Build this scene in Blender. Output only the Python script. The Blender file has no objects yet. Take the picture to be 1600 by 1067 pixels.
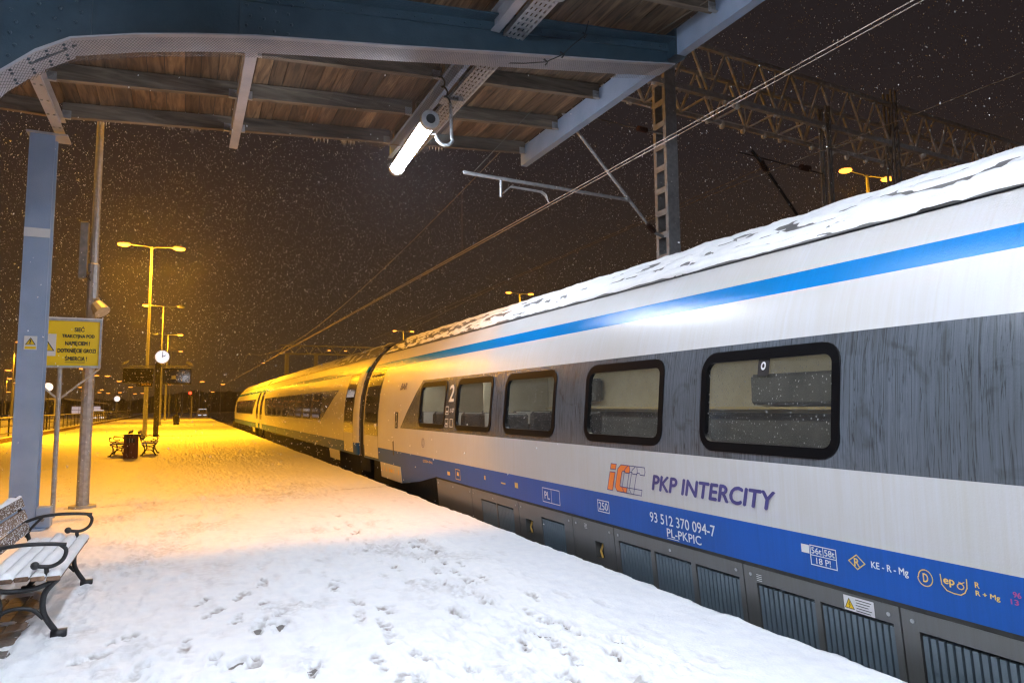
import bpy, math, random
import numpy as np
from mathutils import Vector, Matrix
random.seed(7); RNG = np.random.default_rng(7)
sc = bpy.context.scene
COL = sc.collection
V = Vector

# ------------------------------------------------------------------ camera, sky, exposure
cam_d = bpy.data.cameras.new('camera'); cam = bpy.data.objects.new('camera', cam_d); COL.objects.link(cam)
cam_d.sensor_width = 36.0; cam_d.lens = 24.0; cam_d.clip_start = .05; cam_d.clip_end = 3000
CX = V((0.90134, -0.43303, -0.00866)); CY = V((-0.03224, -0.08703, 0.99568)); CZ = V((-0.43191, -0.89717, -0.09240))
m = Matrix.Identity(4)
for i in range(3):
    m[i][0] = CX[i]; m[i][1] = CY[i]; m[i][2] = CZ[i]
m[2][3] = 1.65
cam.matrix_world = m
sc.camera = cam

world = bpy.data.worlds.new('World'); sc.world = world; world.use_nodes = True
wn = world.node_tree; wn.nodes.clear()
wo = wn.nodes.new('ShaderNodeOutputWorld'); wb = wn.nodes.new('ShaderNodeBackground')
tc = wn.nodes.new('ShaderNodeTexCoord'); sx = wn.nodes.new('ShaderNodeSeparateXYZ')
cr = wn.nodes.new('ShaderNodeValToRGB')          # clouds over a lit town: warm glow at the horizon, dim purple-grey above
cr.color_ramp.elements[0].position = 0.0; cr.color_ramp.elements[0].color = (.060, .034, .014, 1)
cr.color_ramp.elements[1].position = 0.75; cr.color_ramp.elements[1].color = (.0125, .0105, .0125, 1)
e = cr.color_ramp.elements.new(.16); e.color = (.036, .023, .0145, 1)
e = cr.color_ramp.elements.new(.34); e.color = (.0205, .0148, .0148, 1)
wn.links.new(tc.outputs['Generated'], sx.inputs[0]); wn.links.new(sx.outputs['Z'], cr.inputs[0])
wn.links.new(cr.outputs[0], wb.inputs[0]); wb.inputs[1].default_value = 1.0
wn.links.new(wb.outputs[0], wo.inputs[0])
sc.view_settings.view_transform = 'Standard'; sc.view_settings.look = 'None'
sc.view_settings.exposure = 0.0; sc.view_settings.gamma = 1.0; sc.view_settings.use_curve_mapping = False
sc.render.engine = 'CYCLES'
cy = sc.cycles
cy.use_denoising = True; cy.max_bounces = 6; cy.diffuse_bounces = 3; cy.glossy_bounces = 3
cy.transparent_max_bounces = 12; cy.volume_bounces = 0; cy.sample_clamp_indirect = 4.0; cy.sample_clamp_direct = 0
cy.caustics_reflective = False; cy.caustics_refractive = False
cy.use_light_tree = True; cy.pixel_filter_type = 'BLACKMAN_HARRIS'; cy.filter_width = 1.3

SODIUM = (1.0, .415, .010); TUBE = (.80, .88, 1.0)

# ------------------------------------------------------------------ helpers
def tag(o, label=None, cat=None, group=None, kind=None):
    if label: o['label'] = label
    if cat: o['category'] = cat
    if group: o['group'] = group
    if kind: o['kind'] = kind
    return o
def wloc(o):
    p = V((0, 0, 0))
    while o is not None:
        p = p + o.location; o = o.parent
    return p
def empty(name, loc, label=None, cat=None, group=None):
    o = bpy.data.objects.new(name, None); COL.objects.link(o); o.location = loc
    o.empty_display_size = .2
    return tag(o, label, cat, group)
class MB:
    def __init__(s): s.v = []; s.f = []; s.m = []
    def add(s, vs, fs, mi=0):
        b = len(s.v); s.v += [tuple(p) for p in vs]
        for f in fs: s.f.append(tuple(b + i for i in f)); s.m.append(mi)
        return s
    def box(s, x0, x1, y0, y1, z0, z1, mi=0):
        return s.add([(x0,y0,z0),(x1,y0,z0),(x1,y1,z0),(x0,y1,z0),(x0,y0,z1),(x1,y0,z1),(x1,y1,z1),(x0,y1,z1)],
              [(0,3,2,1),(4,5,6,7),(0,1,5,4),(1,2,6,5),(2,3,7,6),(3,0,4,7)], mi)
    def obox(s, c, ax, ay, az, mi=0):
        c = V(c); ax = V(ax); ay = V(ay); az = V(az)
        P = [c+sx_*ax+sy*ay+sz*az for sz in (-1,1) for sx_, sy in ((-1,-1),(1,-1),(1,1),(-1,1))]
        return s.add(P, [(0,3,2,1),(4,5,6,7),(0,1,5,4),(1,2,6,5),(2,3,7,6),(3,0,4,7)], mi)
    def tube(s, pts, r, n=8, cap=True, mi=0):
        pts = [V(p) for p in pts]; k = len(pts)
        rr = r if isinstance(r, (list, tuple)) else [r]*k
        t0 = (pts[1]-pts[0]).normalized()
        u = t0.orthogonal().normalized(); rings = []
        for i in range(k):
            t = (pts[min(i+1,k-1)]-pts[max(i-1,0)]).normalized()
            u = (u - t*u.dot(t)).normalized(); w = t.cross(u)
            rings.append([pts[i]+(u*math.cos(2*math.pi*(j+.5)/n)+w*math.sin(2*math.pi*(j+.5)/n))*rr[i] for j in range(n)])
        vs = [p for R_ in rings for p in R_]; fs = []
        for i in range(k-1):
            for j in range(n):
                a = i*n+j; b = i*n+(j+1) % n; fs.append((a, b, b+n, a+n))
        if cap: fs += [tuple(range(n-1,-1,-1)), tuple((k-1)*n+j for j in range(n))]
        return s.add(vs, fs, mi)
    def bar(s, a, b, w, h, up=(0,0,1), mi=0):
        a = V(a); b = V(b); t = (b-a); L = t.length; t /= L
        up = V(up); x = t.cross(up)
        if x.length < 1e-4: x = t.orthogonal()
        x.normalize(); y = x.cross(t)
        return s.obox((a+b)/2, x*w/2, t*L/2, y*h/2, mi)
    def prism(s, poly, f0, f1, mi=0):
        """poly: list of 2-D points; f0/f1 map a 2-D point to 3-D for the two faces"""
        n = len(poly)
        return s.add([f0(*p) for p in poly]+[f1(*p) for p in poly],
              [tuple(range(n-1,-1,-1)), tuple(range(n,2*n))]+[(i,(i+1)%n,n+(i+1)%n,n+i) for i in range(n)], mi)
    def sphere(s, c, r, n=8, k=5, sz=1., mi=0):
        c = V(c); vs = [c+V((0,0,-r*sz))]
        for i in range(1,k):
            a = -math.pi/2+math.pi*i/k
            vs += [c+V((r*math.cos(a)*math.cos(2*math.pi*j/n), r*math.cos(a)*math.sin(2*math.pi*j/n), r*sz*math.sin(a))) for j in range(n)]
        vs.append(c+V((0,0,r*sz))); fs = [(0,1+(j+1)%n,1+j) for j in range(n)]
        for i in range(k-2):
            for j in range(n):
                a = 1+i*n+j; b = 1+i*n+(j+1)%n; fs.append((a,b,b+n,a+n))
        t = len(vs)-1; b0 = 1+(k-2)*n
        fs += [(b0+j,b0+(j+1)%n,t) for j in range(n)]
        return s.add(vs, fs, mi)
    def build(s, name, mats, parent=None, smooth=False, bevel=0, **kw):
        o_ = wloc(parent) if parent is not None else V((0,0,0))
        me = bpy.data.meshes.new(name)
        me.from_pydata([(p[0]-o_.x,p[1]-o_.y,p[2]-o_.z) for p in s.v], [], s.f)
        if not isinstance(mats, (list, tuple)): mats = [mats]
        for q in mats: me.materials.append(q)
        if len(mats) > 1: me.polygons.foreach_set('material_index', s.m)
        if smooth: me.polygons.foreach_set('use_smooth', [True]*len(s.f))
        me.update()
        ob = bpy.data.objects.new(name, me); COL.objects.link(ob)
        if parent is not None: ob.parent = parent
        if bevel:
            b = ob.modifiers.new('bevel','BEVEL'); b.width = bevel; b.segments = 1; b.limit_method='ANGLE'
        return tag(ob, **kw)
def copy_tree(o, parent=None):
    c = o.copy(); COL.objects.link(c)
    if parent is not None: c.parent = parent; 
    for ch in list(o.children): copy_tree(ch, c)
    return c

# ------------------------------------------------------------------ materials
def mat(name, col, rough=.5, metal=0, emit=None, es=0, coat=0, **kw):
    q = bpy.data.materials.new(name); q.use_nodes = True
    b = q.node_tree.nodes['Principled BSDF']
    b.inputs['Base Color'].default_value = (*col, 1); b.inputs['Roughness'].default_value = rough
    b.inputs['Metallic'].default_value = metal
    if coat: b.inputs['Coat Weight'].default_value = coat; b.inputs['Coat Roughness'].default_value = kw.get('cr', .08)
    if emit: b.inputs['Emission Color'].default_value = (*emit, 1); b.inputs['Emission Strength'].default_value = es
    return q
def nd(q, t, **kw):
    n = q.node_tree.nodes.new(t)
    for k, v in kw.items():
        if k in n.inputs: n.inputs[k].default_value = v
        else: setattr(n, k, v)
    return n
def lk(q, a, b): q.node_tree.links.new(a, b)
def varied(name, col, col2, scale=4., rough=.5, rough2=None, bump=0., bscale=None, stretch=(1,1,1), metal=0, detail=6, pos=(.35,.65), coat=0, obj_var=0, bdist=.02):
    """noise-mixed two-tone material, optional bump; object coordinates"""
    q = mat(name, col, rough, metal, coat=coat); b = q.node_tree.nodes['Principled BSDF']
    t = nd(q,'ShaderNodeTexCoord'); mp = nd(q,'ShaderNodeMapping'); mp.inputs['Scale'].default_value = stretch
    lk(q, t.outputs['Object'], mp.inputs[0])
    src = mp.outputs[0]
    if obj_var:
        oi = nd(q,'ShaderNodeObjectInfo'); ad = nd(q,'ShaderNodeVectorMath', operation='MULTIPLY_ADD')
        cb = nd(q,'ShaderNodeCombineXYZ'); ml = nd(q,'ShaderNodeMath', operation='MULTIPLY'); ml.inputs[1].default_value = 37.
        lk(q, oi.outputs['Random'], ml.inputs[0]); 
        for i in range(3): lk(q, ml.outputs[0], cb.inputs[i])
        ad.inputs[1].default_value = (1,1,1)
        lk(q, src, ad.inputs[0]); lk(q, cb.outputs[0], ad.inputs[2]); src = ad.outputs[0]
    n = nd(q,'ShaderNodeTexNoise', Scale=scale, Detail=detail); lk(q, src, n.inputs['Vector'])
    r = nd(q,'ShaderNodeValToRGB'); r.color_ramp.elements[0].position = pos[0]; r.color_ramp.elements[1].position = pos[1]
    r.color_ramp.elements[0].color = (*col,1); r.color_ramp.elements[1].color = (*col2,1)
    lk(q, n.outputs[0], r.inputs[0]); out = r.outputs[0]
    if obj_var:
        hs = nd(q,'ShaderNodeHueSaturation'); mr = nd(q,'ShaderNodeMapRange'); mr.inputs['To Min'].default_value = 1-obj_var; mr.inputs['To Max'].default_value = 1+obj_var
        lk(q, oi.outputs['Random'], mr.inputs[0]); lk(q, mr.outputs[0], hs.inputs['Value']); lk(q, out, hs.inputs['Color']); out = hs.outputs[0]
    lk(q, out, b.inputs['Base Color'])
    if rough2 is not None:
        mr = nd(q,'ShaderNodeMapRange'); mr.inputs['To Min'].default_value = rough; mr.inputs['To Max'].default_value = rough2
        lk(q, n.outputs[0], mr.inputs[0]); lk(q, mr.outputs[0], b.inputs['Roughness'])
    if bump:
        n2 = nd(q,'ShaderNodeTexNoise', Scale=bscale or scale*4, Detail=5); lk(q, src, n2.inputs['Vector'])
        bp = nd(q,'ShaderNodeBump', Strength=bump, Distance=bdist); lk(q, n2.outputs[0], bp.inputs['Height']); lk(q, bp.outputs[0], b.inputs['Normal'])
    return q

M = {}
M['snow'] = varied('snow', (.80,.81,.84), (.86,.86,.87), 9, .62, .5, .5, 55, bdist=.006)
M['snow_trod'] = varied('trodden_snow', (.80,.81,.84), (.86,.86,.87), 9, .62, .5, .6, 45, bdist=.008)
q_ = M['snow_trod']; b_ = q_.node_tree.nodes['Principled BSDF']; src_ = b_.inputs['Base Color'].links[0].from_socket
at_ = nd(q_,'ShaderNodeAttribute'); at_.attribute_name = 'tread'; n_ = nd(q_,'ShaderNodeTexNoise', Scale=16., Detail=5); tc_ = nd(q_,'ShaderNodeTexCoord'); lk(q_, tc_.outputs['Object'], n_.inputs['Vector'])
mu_ = nd(q_,'ShaderNodeMath', operation='MULTIPLY'); lk(q_, at_.outputs['Fac'], mu_.inputs[0]); mr_ = nd(q_,'ShaderNodeMapRange'); mr_.inputs['From Min'].default_value=.35; mr_.inputs['From Max'].default_value=.62; lk(q_, n_.outputs[0], mr_.inputs[0]); lk(q_, mr_.outputs[0], mu_.inputs[1])
mx_ = nd(q_,'ShaderNodeMix', data_type='RGBA'); lk(q_, mu_.outputs[0], mx_.inputs[0]); lk(q_, src_, mx_.inputs[6]); mx_.inputs[7].default_value = (.30,.265,.25,1); lk(q_, mx_.outputs[2], b_.inputs['Base Color'])
M['snow_soft'] = varied('snow_soft', (.80,.81,.84), (.87,.87,.88), 6, .6, None, .6, 30, bdist=.01)
M['steel_blue'] = varied('steel_blue', (.25,.34,.50), (.32,.41,.57), 2.5, .42, .55, .12, 60)
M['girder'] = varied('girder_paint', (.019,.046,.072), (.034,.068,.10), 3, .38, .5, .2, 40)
M['girder_light'] = varied('girder_flange_paint', (.30,.31,.36), (.40,.40,.44), 3, .5, .6, .15, 40)
M['galv'] = varied('galvanised', (.33,.34,.36), (.46,.47,.49), 14, .42, .55, .1, 80, metal=.4)
M['galv_dark'] = varied('weathered_galvanised', (.16,.165,.17), (.26,.26,.27), 10, .55, .65, .1, 80, metal=.3)
M['galv_light'] = varied('pale_galvanised', (.42,.43,.46), (.58,.59,.62), 10, .5, .6, .1, 80)
M['iron'] = varied('black_iron', (.010,.010,.011), (.02,.02,.022), 20, .35, .5, .2, 90)
M['dark'] = varied('dark_underframe', (.010,.010,.010), (.03,.028,.026), 5, .6, .8, .4, 20)
M['rubber'] = mat('black_rubber', (.004,.004,.005), .3); M['rubber'].node_tree.nodes['Principled BSDF'].inputs['Specular IOR Level'].default_value = .12
M['bellows'] = varied('gangway_rubber', (.014,.014,.015), (.03,.03,.03), 6, .6, None, .3, 30)
M['concrete'] = varied('concrete', (.16,.15,.14), (.26,.25,.23), 5, .85, .9, .4, 40)
M['copper'] = mat('contact_wire', (.62,.52,.46), .4, .3)
M['wire'] = mat('steel_wire', (.22,.19,.16), .5, .5)
M['insul'] = mat('insulator_glaze', (.05,.022,.015), .2)
M['panel_black'] = mat('display_casing', (.012,.012,.013), .5)
M['yellow'] = mat('sign_yellow', (.92,.62,.004), .4)
M['white'] = mat('white_film', (.75,.75,.76), .4)
M['black'] = mat('black_print', (.012,.012,.014), .5)
M['orange'] = mat('orange_film', (.85,.20,.03), .35)
M['navy'] = mat('navy_film', (.045,.04,.17), .35)
M['dyellow'] = mat('yellow_film', (.80,.52,.12), .4)
M['red'] = mat('magenta_film', (.45,.06,.22), .4)
M['sodium_glow'] = mat('sodium_bowl', (.9,.6,.2), .4, emit=(1.0,.33,.05), es=3.2)
M['sodium_far'] = mat('sodium_far', (.9,.6,.2), .4, emit=(1.0,.33,.04), es=3)
M['white_glow'] = mat('white_lit', (.9,.9,.95), .4, emit=(.75,.85,1.0), es=1.1)
M['window_glow'] = mat('lit_pane', (.6,.6,.6), .4, emit=(.62,.60,.75), es=.5)
M['signal_red'] = mat('red_lens', (.6,.02,.01), .3, emit=(1.0,.03,.01), es=9)
M['tube_glow'] = mat('tube_diffuser', (.9,.9,.95), .4, emit=TUBE, es=170)
M['tube_glow_added'] = mat('added_tube_diffuser', (.9,.9,.95), .4, emit=TUBE, es=220)
M['tube_glow_soft'] = mat('dim_tube_diffuser', (.9,.9,.95), .4, emit=TUBE, es=38)
M['strip_glow'] = mat('interior_strip', (.9,.9,.95), .4, emit=(1,.97,.88), es=19)

# wood: planks and joists (grain along local Y / X)
def wood(name, c0, c1, c2, axis, var=.3):
    q = mat(name, c1, .75); b = q.node_tree.nodes['Principled BSDF']
    t = nd(q,'ShaderNodeTexCoord'); oi = nd(q,'ShaderNodeObjectInfo')
    mp = nd(q,'ShaderNodeMapping'); s_ = [9.,9.,9.]; s_[axis] = .9; mp.inputs['Scale'].default_value = s_
    ml = nd(q,'ShaderNodeVectorMath', operation='SCALE'); ml.inputs['Scale'].default_value = 1.
    cb = nd(q,'ShaderNodeCombineXYZ'); mm = nd(q,'ShaderNodeMath', operation='MULTIPLY'); mm.inputs[1].default_value = 91.
    lk(q, oi.outputs['Random'], mm.inputs[0]); lk(q, mm.outputs[0], cb.inputs[0]); lk(q, mm.outputs[0], cb.inputs[1])
    lk(q, t.outputs['Object'], mp.inputs[0]); ad = nd(q,'ShaderNodeVectorMath', operation='ADD'); lk(q, mp.outputs[0], ad.inputs[0]); lk(q, cb.outputs[0], ad.inputs[1])
    n = nd(q,'ShaderNodeTexNoise', Scale=1.6, Detail=8, Distortion=1.2); lk(q, ad.outputs[0], n.inputs['Vector'])
    r = nd(q,'ShaderNodeValToRGB'); el = r.color_ramp.elements; el[0].position=.3; el[0].color=(*c0,1); el[1].position=.75; el[1].color=(*c2,1); e_=el.new(.5); e_.color=(*c1,1)
    lk(q, n.outputs[0], r.inputs[0])
    # knots and old water stains
    n2 = nd(q,'ShaderNodeTexVoronoi', Scale=.38); lk(q, ad.outputs[0], n2.inputs['Vector'])
    r2 = nd(q,'ShaderNodeValToRGB'); r2.color_ramp.elements[0].position=.03; r2.color_ramp.elements[0].color=(.25,.22,.2,1); r2.color_ramp.elements[1].position=.16; r2.color_ramp.elements[1].color=(1,1,1,1)
    lk(q, n2.outputs['Distance'], r2.inputs[0])
    n3 = nd(q,'ShaderNodeTexNoise', Scale=.35, Detail=4); lk(q, ad.outputs[0], n3.inputs['Vector'])
    r3 = nd(q,'ShaderNodeValToRGB'); r3.color_ramp.elements[0].position=.42; r3.color_ramp.elements[0].color=(.45,.42,.4,1); r3.color_ramp.elements[1].position=.6; r3.color_ramp.elements[1].color=(1,1,1,1)
    lk(q, n3.outputs[0], r3.inputs[0])
    mx = nd(q,'ShaderNodeMix', data_type='RGBA', blend_type='MULTIPLY'); mx.inputs[0].default_value=1
    lk(q, r.outputs[0], mx.inputs[6]); lk(q, r2.outputs[0], mx.inputs[7])
    mx2 = nd(q,'ShaderNodeMix', data_type='RGBA', blend_type='MULTIPLY'); mx2.inputs[0].default_value=.8
    lk(q, mx.outputs[2], mx2.inputs[6]); lk(q, r3.outputs[0], mx2.inputs[7])
    hs = nd(q,'ShaderNodeHueSaturation'); mr = nd(q,'ShaderNodeMapRange'); mr.inputs['To Min'].default_value=1-var; mr.inputs['To Max'].default_value=1+var
    lk(q, oi.outputs['Random'], mr.inputs[0]); lk(q, mr.outputs[0], hs.inputs['Value']); lk(q, mx2.outputs[2], hs.inputs['Color'])
    lk(q, hs.outputs[0], b.inputs['Base Color'])
    bp = nd(q,'ShaderNodeBump', Strength=.35, Distance=.01); lk(q, n.outputs[0], bp.inputs['Height']); lk(q, bp.outputs[0], b.inputs['Normal'])
    return q
M['plank'] = wood('roof_plank_wood', (.05,.031,.017), (.14,.085,.045), (.25,.165,.09), 1, .45)
M['joist'] = wood('joist_wood', (.09,.07,.05), (.17,.135,.10), (.27,.22,.17), 0, .15)
M['slat'] = wood('slat_wood', (.10,.055,.035), (.22,.13,.08), (.34,.22,.14), 1, .2)
M['bin_wood'] = wood('bin_wood', (.07,.025,.012), (.14,.05,.022), (.2,.08,.04), 2, .2)
M['paver'] = varied('wet_paver', (.13,.11,.10), (.20,.17,.15), 14, .35, .6, .4, 60, obj_var=.25)

# train paint with vertical dirt/wet streaks
def paint(name, col, rough=.22, streak=.1, coat=.6, scl=1., metal=0, bump=.08, dirt=(.75,.72,.66)):
    q = mat(name, col, rough, metal, coat=coat, cr=.1); b = q.node_tree.nodes['Principled BSDF']
    t = nd(q,'ShaderNodeTexCoord'); mp = nd(q,'ShaderNodeMapping'); mp.inputs['Scale'].default_value = (1, 38*scl, 1.1*scl)
    lk(q, t.outputs['Object'], mp.inputs[0])
    n = nd(q,'ShaderNodeTexNoise', Scale=1., Detail=7, Roughness=.62, Distortion=.25); lk(q, mp.outputs[0], n.inputs['Vector'])
    n2 = nd(q,'ShaderNodeTexNoise', Scale=.9, Detail=4); lk(q, t.outputs['Object'], n2.inputs['Vector'])
    mu = nd(q,'ShaderNodeMath', operation='MULTIPLY'); lk(q, n.outputs[0], mu.inputs[0]); lk(q, n2.outputs[0], mu.inputs[1])
    r = nd(q,'ShaderNodeValToRGB'); r.color_ramp.elements[0].position=.14; r.color_ramp.elements[1].position=.36
    r.color_ramp.elements[0].color = (*[c*(1-streak)*d/.75 for c,d in zip(col,dirt)],1); r.color_ramp.elements[1].color=(*col,1)
    lk(q, mu.outputs[0], r.inputs[0]); lk(q, r.outputs[0], b.inputs['Base Color'])
    # droplets
    mp2 = nd(q,'ShaderNodeMapping'); mp2.inputs['Scale'].default_value = (1,120,70); lk(q, t.outputs['Object'], mp2.inputs[0])
    n3 = nd(q,'ShaderNodeTexNoise', Scale=1., Detail=3); lk(q, mp2.outputs[0], n3.inputs['Vector'])
    ad = nd(q,'ShaderNodeMath', operation='ADD'); lk(q, n.outputs[0], ad.inputs[0]); lk(q, n3.outputs[0], ad.inputs[1])
    bp = nd(q,'ShaderNodeBump', Strength=bump, Distance=.01); lk(q, ad.outputs[0], bp.inputs['Height']); lk(q, bp.outputs[0], b.inputs['Normal'])
    lk(q, bp.outputs[0], b.inputs['Coat Normal'])
    return q
M['p_white'] = paint('train_white', (.57,.57,.59), .38, .06, .25, bump=.16)
M['p_blue'] = paint('train_blue', (.003,.075,.36), .42, .10, 0); M['p_blue'].node_tree.nodes['Principled BSDF'].inputs['Specular IOR Level'].default_value = .3
M['p_light'] = paint('train_light_blue', (.001,.20,.58), .20, .06, 0, bump=.22)
M['p_band'] = paint('train_band_grey', (.105,.122,.148), .26, .34, .45, bump=.16, scl=1.9)
def add_drips(q):
    b = q.node_tree.nodes['Principled BSDF']; src = b.inputs['Base Color'].links[0].from_socket
    t = nd(q,'ShaderNodeTexCoord'); mp = nd(q,'ShaderNodeMapping'); mp.inputs['Scale'].default_value = (1,24,.55); lk(q,t.outputs['Object'],mp.inputs[0])
    n = nd(q,'ShaderNodeTexNoise', Scale=1.6, Detail=5, Distortion=.9, Roughness=.55); lk(q,mp.outputs[0],n.inputs['Vector'])
    r = nd(q,'ShaderNodeValToRGB'); e = r.color_ramp.elements; e[0].position=.474; e[0].color=(1,1,1,1); e[1].position=.526; e[1].color=(1,1,1,1); k=e.new(.5); k.color=(.14,.14,.13,1); lk(q,n.outputs[0],r.inputs[0])
    n2 = nd(q,'ShaderNodeTexNoise', Scale=2.1, Detail=6, Distortion=2.2); lk(q,t.outputs['Object'],n2.inputs['Vector'])
    r2 = nd(q,'ShaderNodeValToRGB'); e = r2.color_ramp.elements; e[0].position=.56; e[0].color=(1,1,1,1); e[1].position=.68; e[1].color=(.40,.37,.33,1); lk(q,n2.outputs[0],r2.inputs[0])
    m1 = nd(q,'ShaderNodeMix', data_type='RGBA', blend_type='MULTIPLY'); m1.inputs[0].default_value=.72; lk(q,src,m1.inputs[6]); lk(q,r.outputs[0],m1.inputs[7])
    m2 = nd(q,'ShaderNodeMix', data_type='RGBA', blend_type='MULTIPLY'); m2.inputs[0].default_value=.45; lk(q,m1.outputs[2],m2.inputs[6]); lk(q,r2.outputs[0],m2.inputs[7])
    lk(q,m2.outputs[2],b.inputs['Base Color'])
add_drips(M['p_band'])
M['p_skirt'] = paint('train_skirt_grey', (.095,.098,.10), .4, .12, .2)
M['p_louvre'] = paint('louvre_grey_blue', (.10,.135,.165), .5, .12, .1)
M['p_roof'] = varied('train_roof', (.10,.10,.105), (.18,.175,.17), 3, .35, .5, .2, 25)
M['silver'] = mat('silver_trim', (.45,.45,.46), .3, .7)
# window glass: see-through with mirror reflection
def glassmat(name, tint, drops=.3):
    q = bpy.data.materials.new(name); q.use_nodes = True; nt = q.node_tree; nt.nodes.clear()
    o = nd(q,'ShaderNodeOutputMaterial'); mx = nd(q,'ShaderNodeMixShader'); tr = nd(q,'ShaderNodeBsdfTransparent'); gl = nd(q,'ShaderNodeBsdfGlossy')
    tr.inputs[0].default_value = (*tint,1); gl.inputs['Roughness'].default_value = .09; gl.inputs[0].default_value=(.9,.9,.9,1)
    fr = nd(q,'ShaderNodeFresnel', IOR=1.55)
    t = nd(q,'ShaderNodeTexCoord'); n = nd(q,'ShaderNodeTexNoise', Scale=90., Detail=2); lk(q,t.outputs['Object'],n.inputs['Vector'])
    bp = nd(q,'ShaderNodeBump', Strength=drops*.25, Distance=.004); lk(q,n.outputs[0],bp.inputs['Height'])
    lk(q,bp.outputs[0],gl.inputs['Normal'])
    ad = nd(q,'ShaderNodeMath', operation='ADD'); ad.inputs[1].default_value=.06; lk(q,fr.outputs[0],ad.inputs[0])
    lk(q,ad.outputs[0],mx.inputs[0]); lk(q,tr.outputs[0],mx.inputs[1]); lk(q,gl.outputs[0],mx.inputs[2])
    # droplets and a thin dirty film on the outside
    df = nd(q,'ShaderNodeBsdfDiffuse'); df.inputs[0].default_value=(.75,.76,.78,1); mp = nd(q,'ShaderNodeMapping'); mp.inputs['Scale'].default_value=(1,1,.55); lk(q,t.outputs['Object'],mp.inputs[0])
    v = nd(q,'ShaderNodeTexVoronoi', Scale=46.); lk(q,mp.outputs[0],v.inputs['Vector']); r = nd(q,'ShaderNodeValToRGB'); r.color_ramp.elements[0].position=.10; r.color_ramp.elements[0].color=(1.,)*3+(1,); r.color_ramp.elements[1].position=.24; r.color_ramp.elements[1].color=(.05,)*3+(1,)
    lk(q,v.outputs['Distance'],r.inputs[0]); n5 = nd(q,'ShaderNodeTexNoise', Scale=7., Detail=5); mp5 = nd(q,'ShaderNodeMapping'); mp5.inputs['Scale'].default_value=(1,3,.8); lk(q,t.outputs['Object'],mp5.inputs[0]); lk(q,mp5.outputs[0],n5.inputs['Vector'])
    mu = nd(q,'ShaderNodeMath', operation='MULTIPLY'); lk(q,r.outputs[0],mu.inputs[0]); lk(q,n5.outputs[0],mu.inputs[1]); mx3 = nd(q,'ShaderNodeMixShader'); lk(q,mu.outputs[0],mx3.inputs[0]); lk(q,mx.outputs[0],mx3.inputs[1]); lk(q,df.outputs[0],mx3.inputs[2]); lk(q,mx3.outputs[0],o.inputs[0])
    return q
M['glass'] = glassmat('window_glass', (.62,.63,.60))
M['dark_glass'] = mat('dark_glass', (.015,.014,.012), .08, coat=.5)
M['in_wall'] = varied('interior_wall', (.58,.54,.42), (.66,.62,.50), 3, .6)
M['in_low'] = varied('interior_lower_wall', (.10,.11,.12), (.15,.16,.17), 3, .6)
M['in_seat'] = varied('seat_fabric', (.035,.04,.05), (.07,.07,.08), 12, .9)
M['in_floor'] = mat('interior_floor', (.08,.08,.08), .6)
M['in_ledge'] = mat('counter_edge', (.62,.50,.26), .4)
M['ground'] = varied('ballast_and_snow', (.05,.045,.04), (.55,.55,.57), .9, .9, None, .6, 12, pos=(.45,.6))
M['flake'] = mat('snow_flake', (.9,.9,.92), .8)
FB = M['flake'].node_tree.nodes['Principled BSDF']; FB.inputs['Specular IOR Level'].default_value = 0

# ------------------------------------------------------------------ ground, track, platform, snow
g = MB(); g.add([(-900,-60,-1.0),(900,-60,-1.0),(900,1500,-1.0),(-900,1500,-1.0)], [(0,1,2,3)])
g.build('ground', M['ground'], kind='structure')
# platform body: concrete slab with edge coping
p = MB(); p.box(-7.9,3.86,-14,210,-.99,-.10); p.build('platform', M['concrete'], kind='structure')
p = MB()
for k in range(112):
    y0 = -14+k*2.0; p.box(3.55,3.93,y0+.006,y0+1.994,-.22,-.035)
p.build('platform_coping', M['concrete'], kind='structure')
p = MB(); p.box(-7.9,3.55,-14,210,-.10,-.045); p.build('pavement', varied('paving', (.11,.095,.085), (.17,.15,.135), 20, .4, .7, .5, 60), kind='structure')

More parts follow.
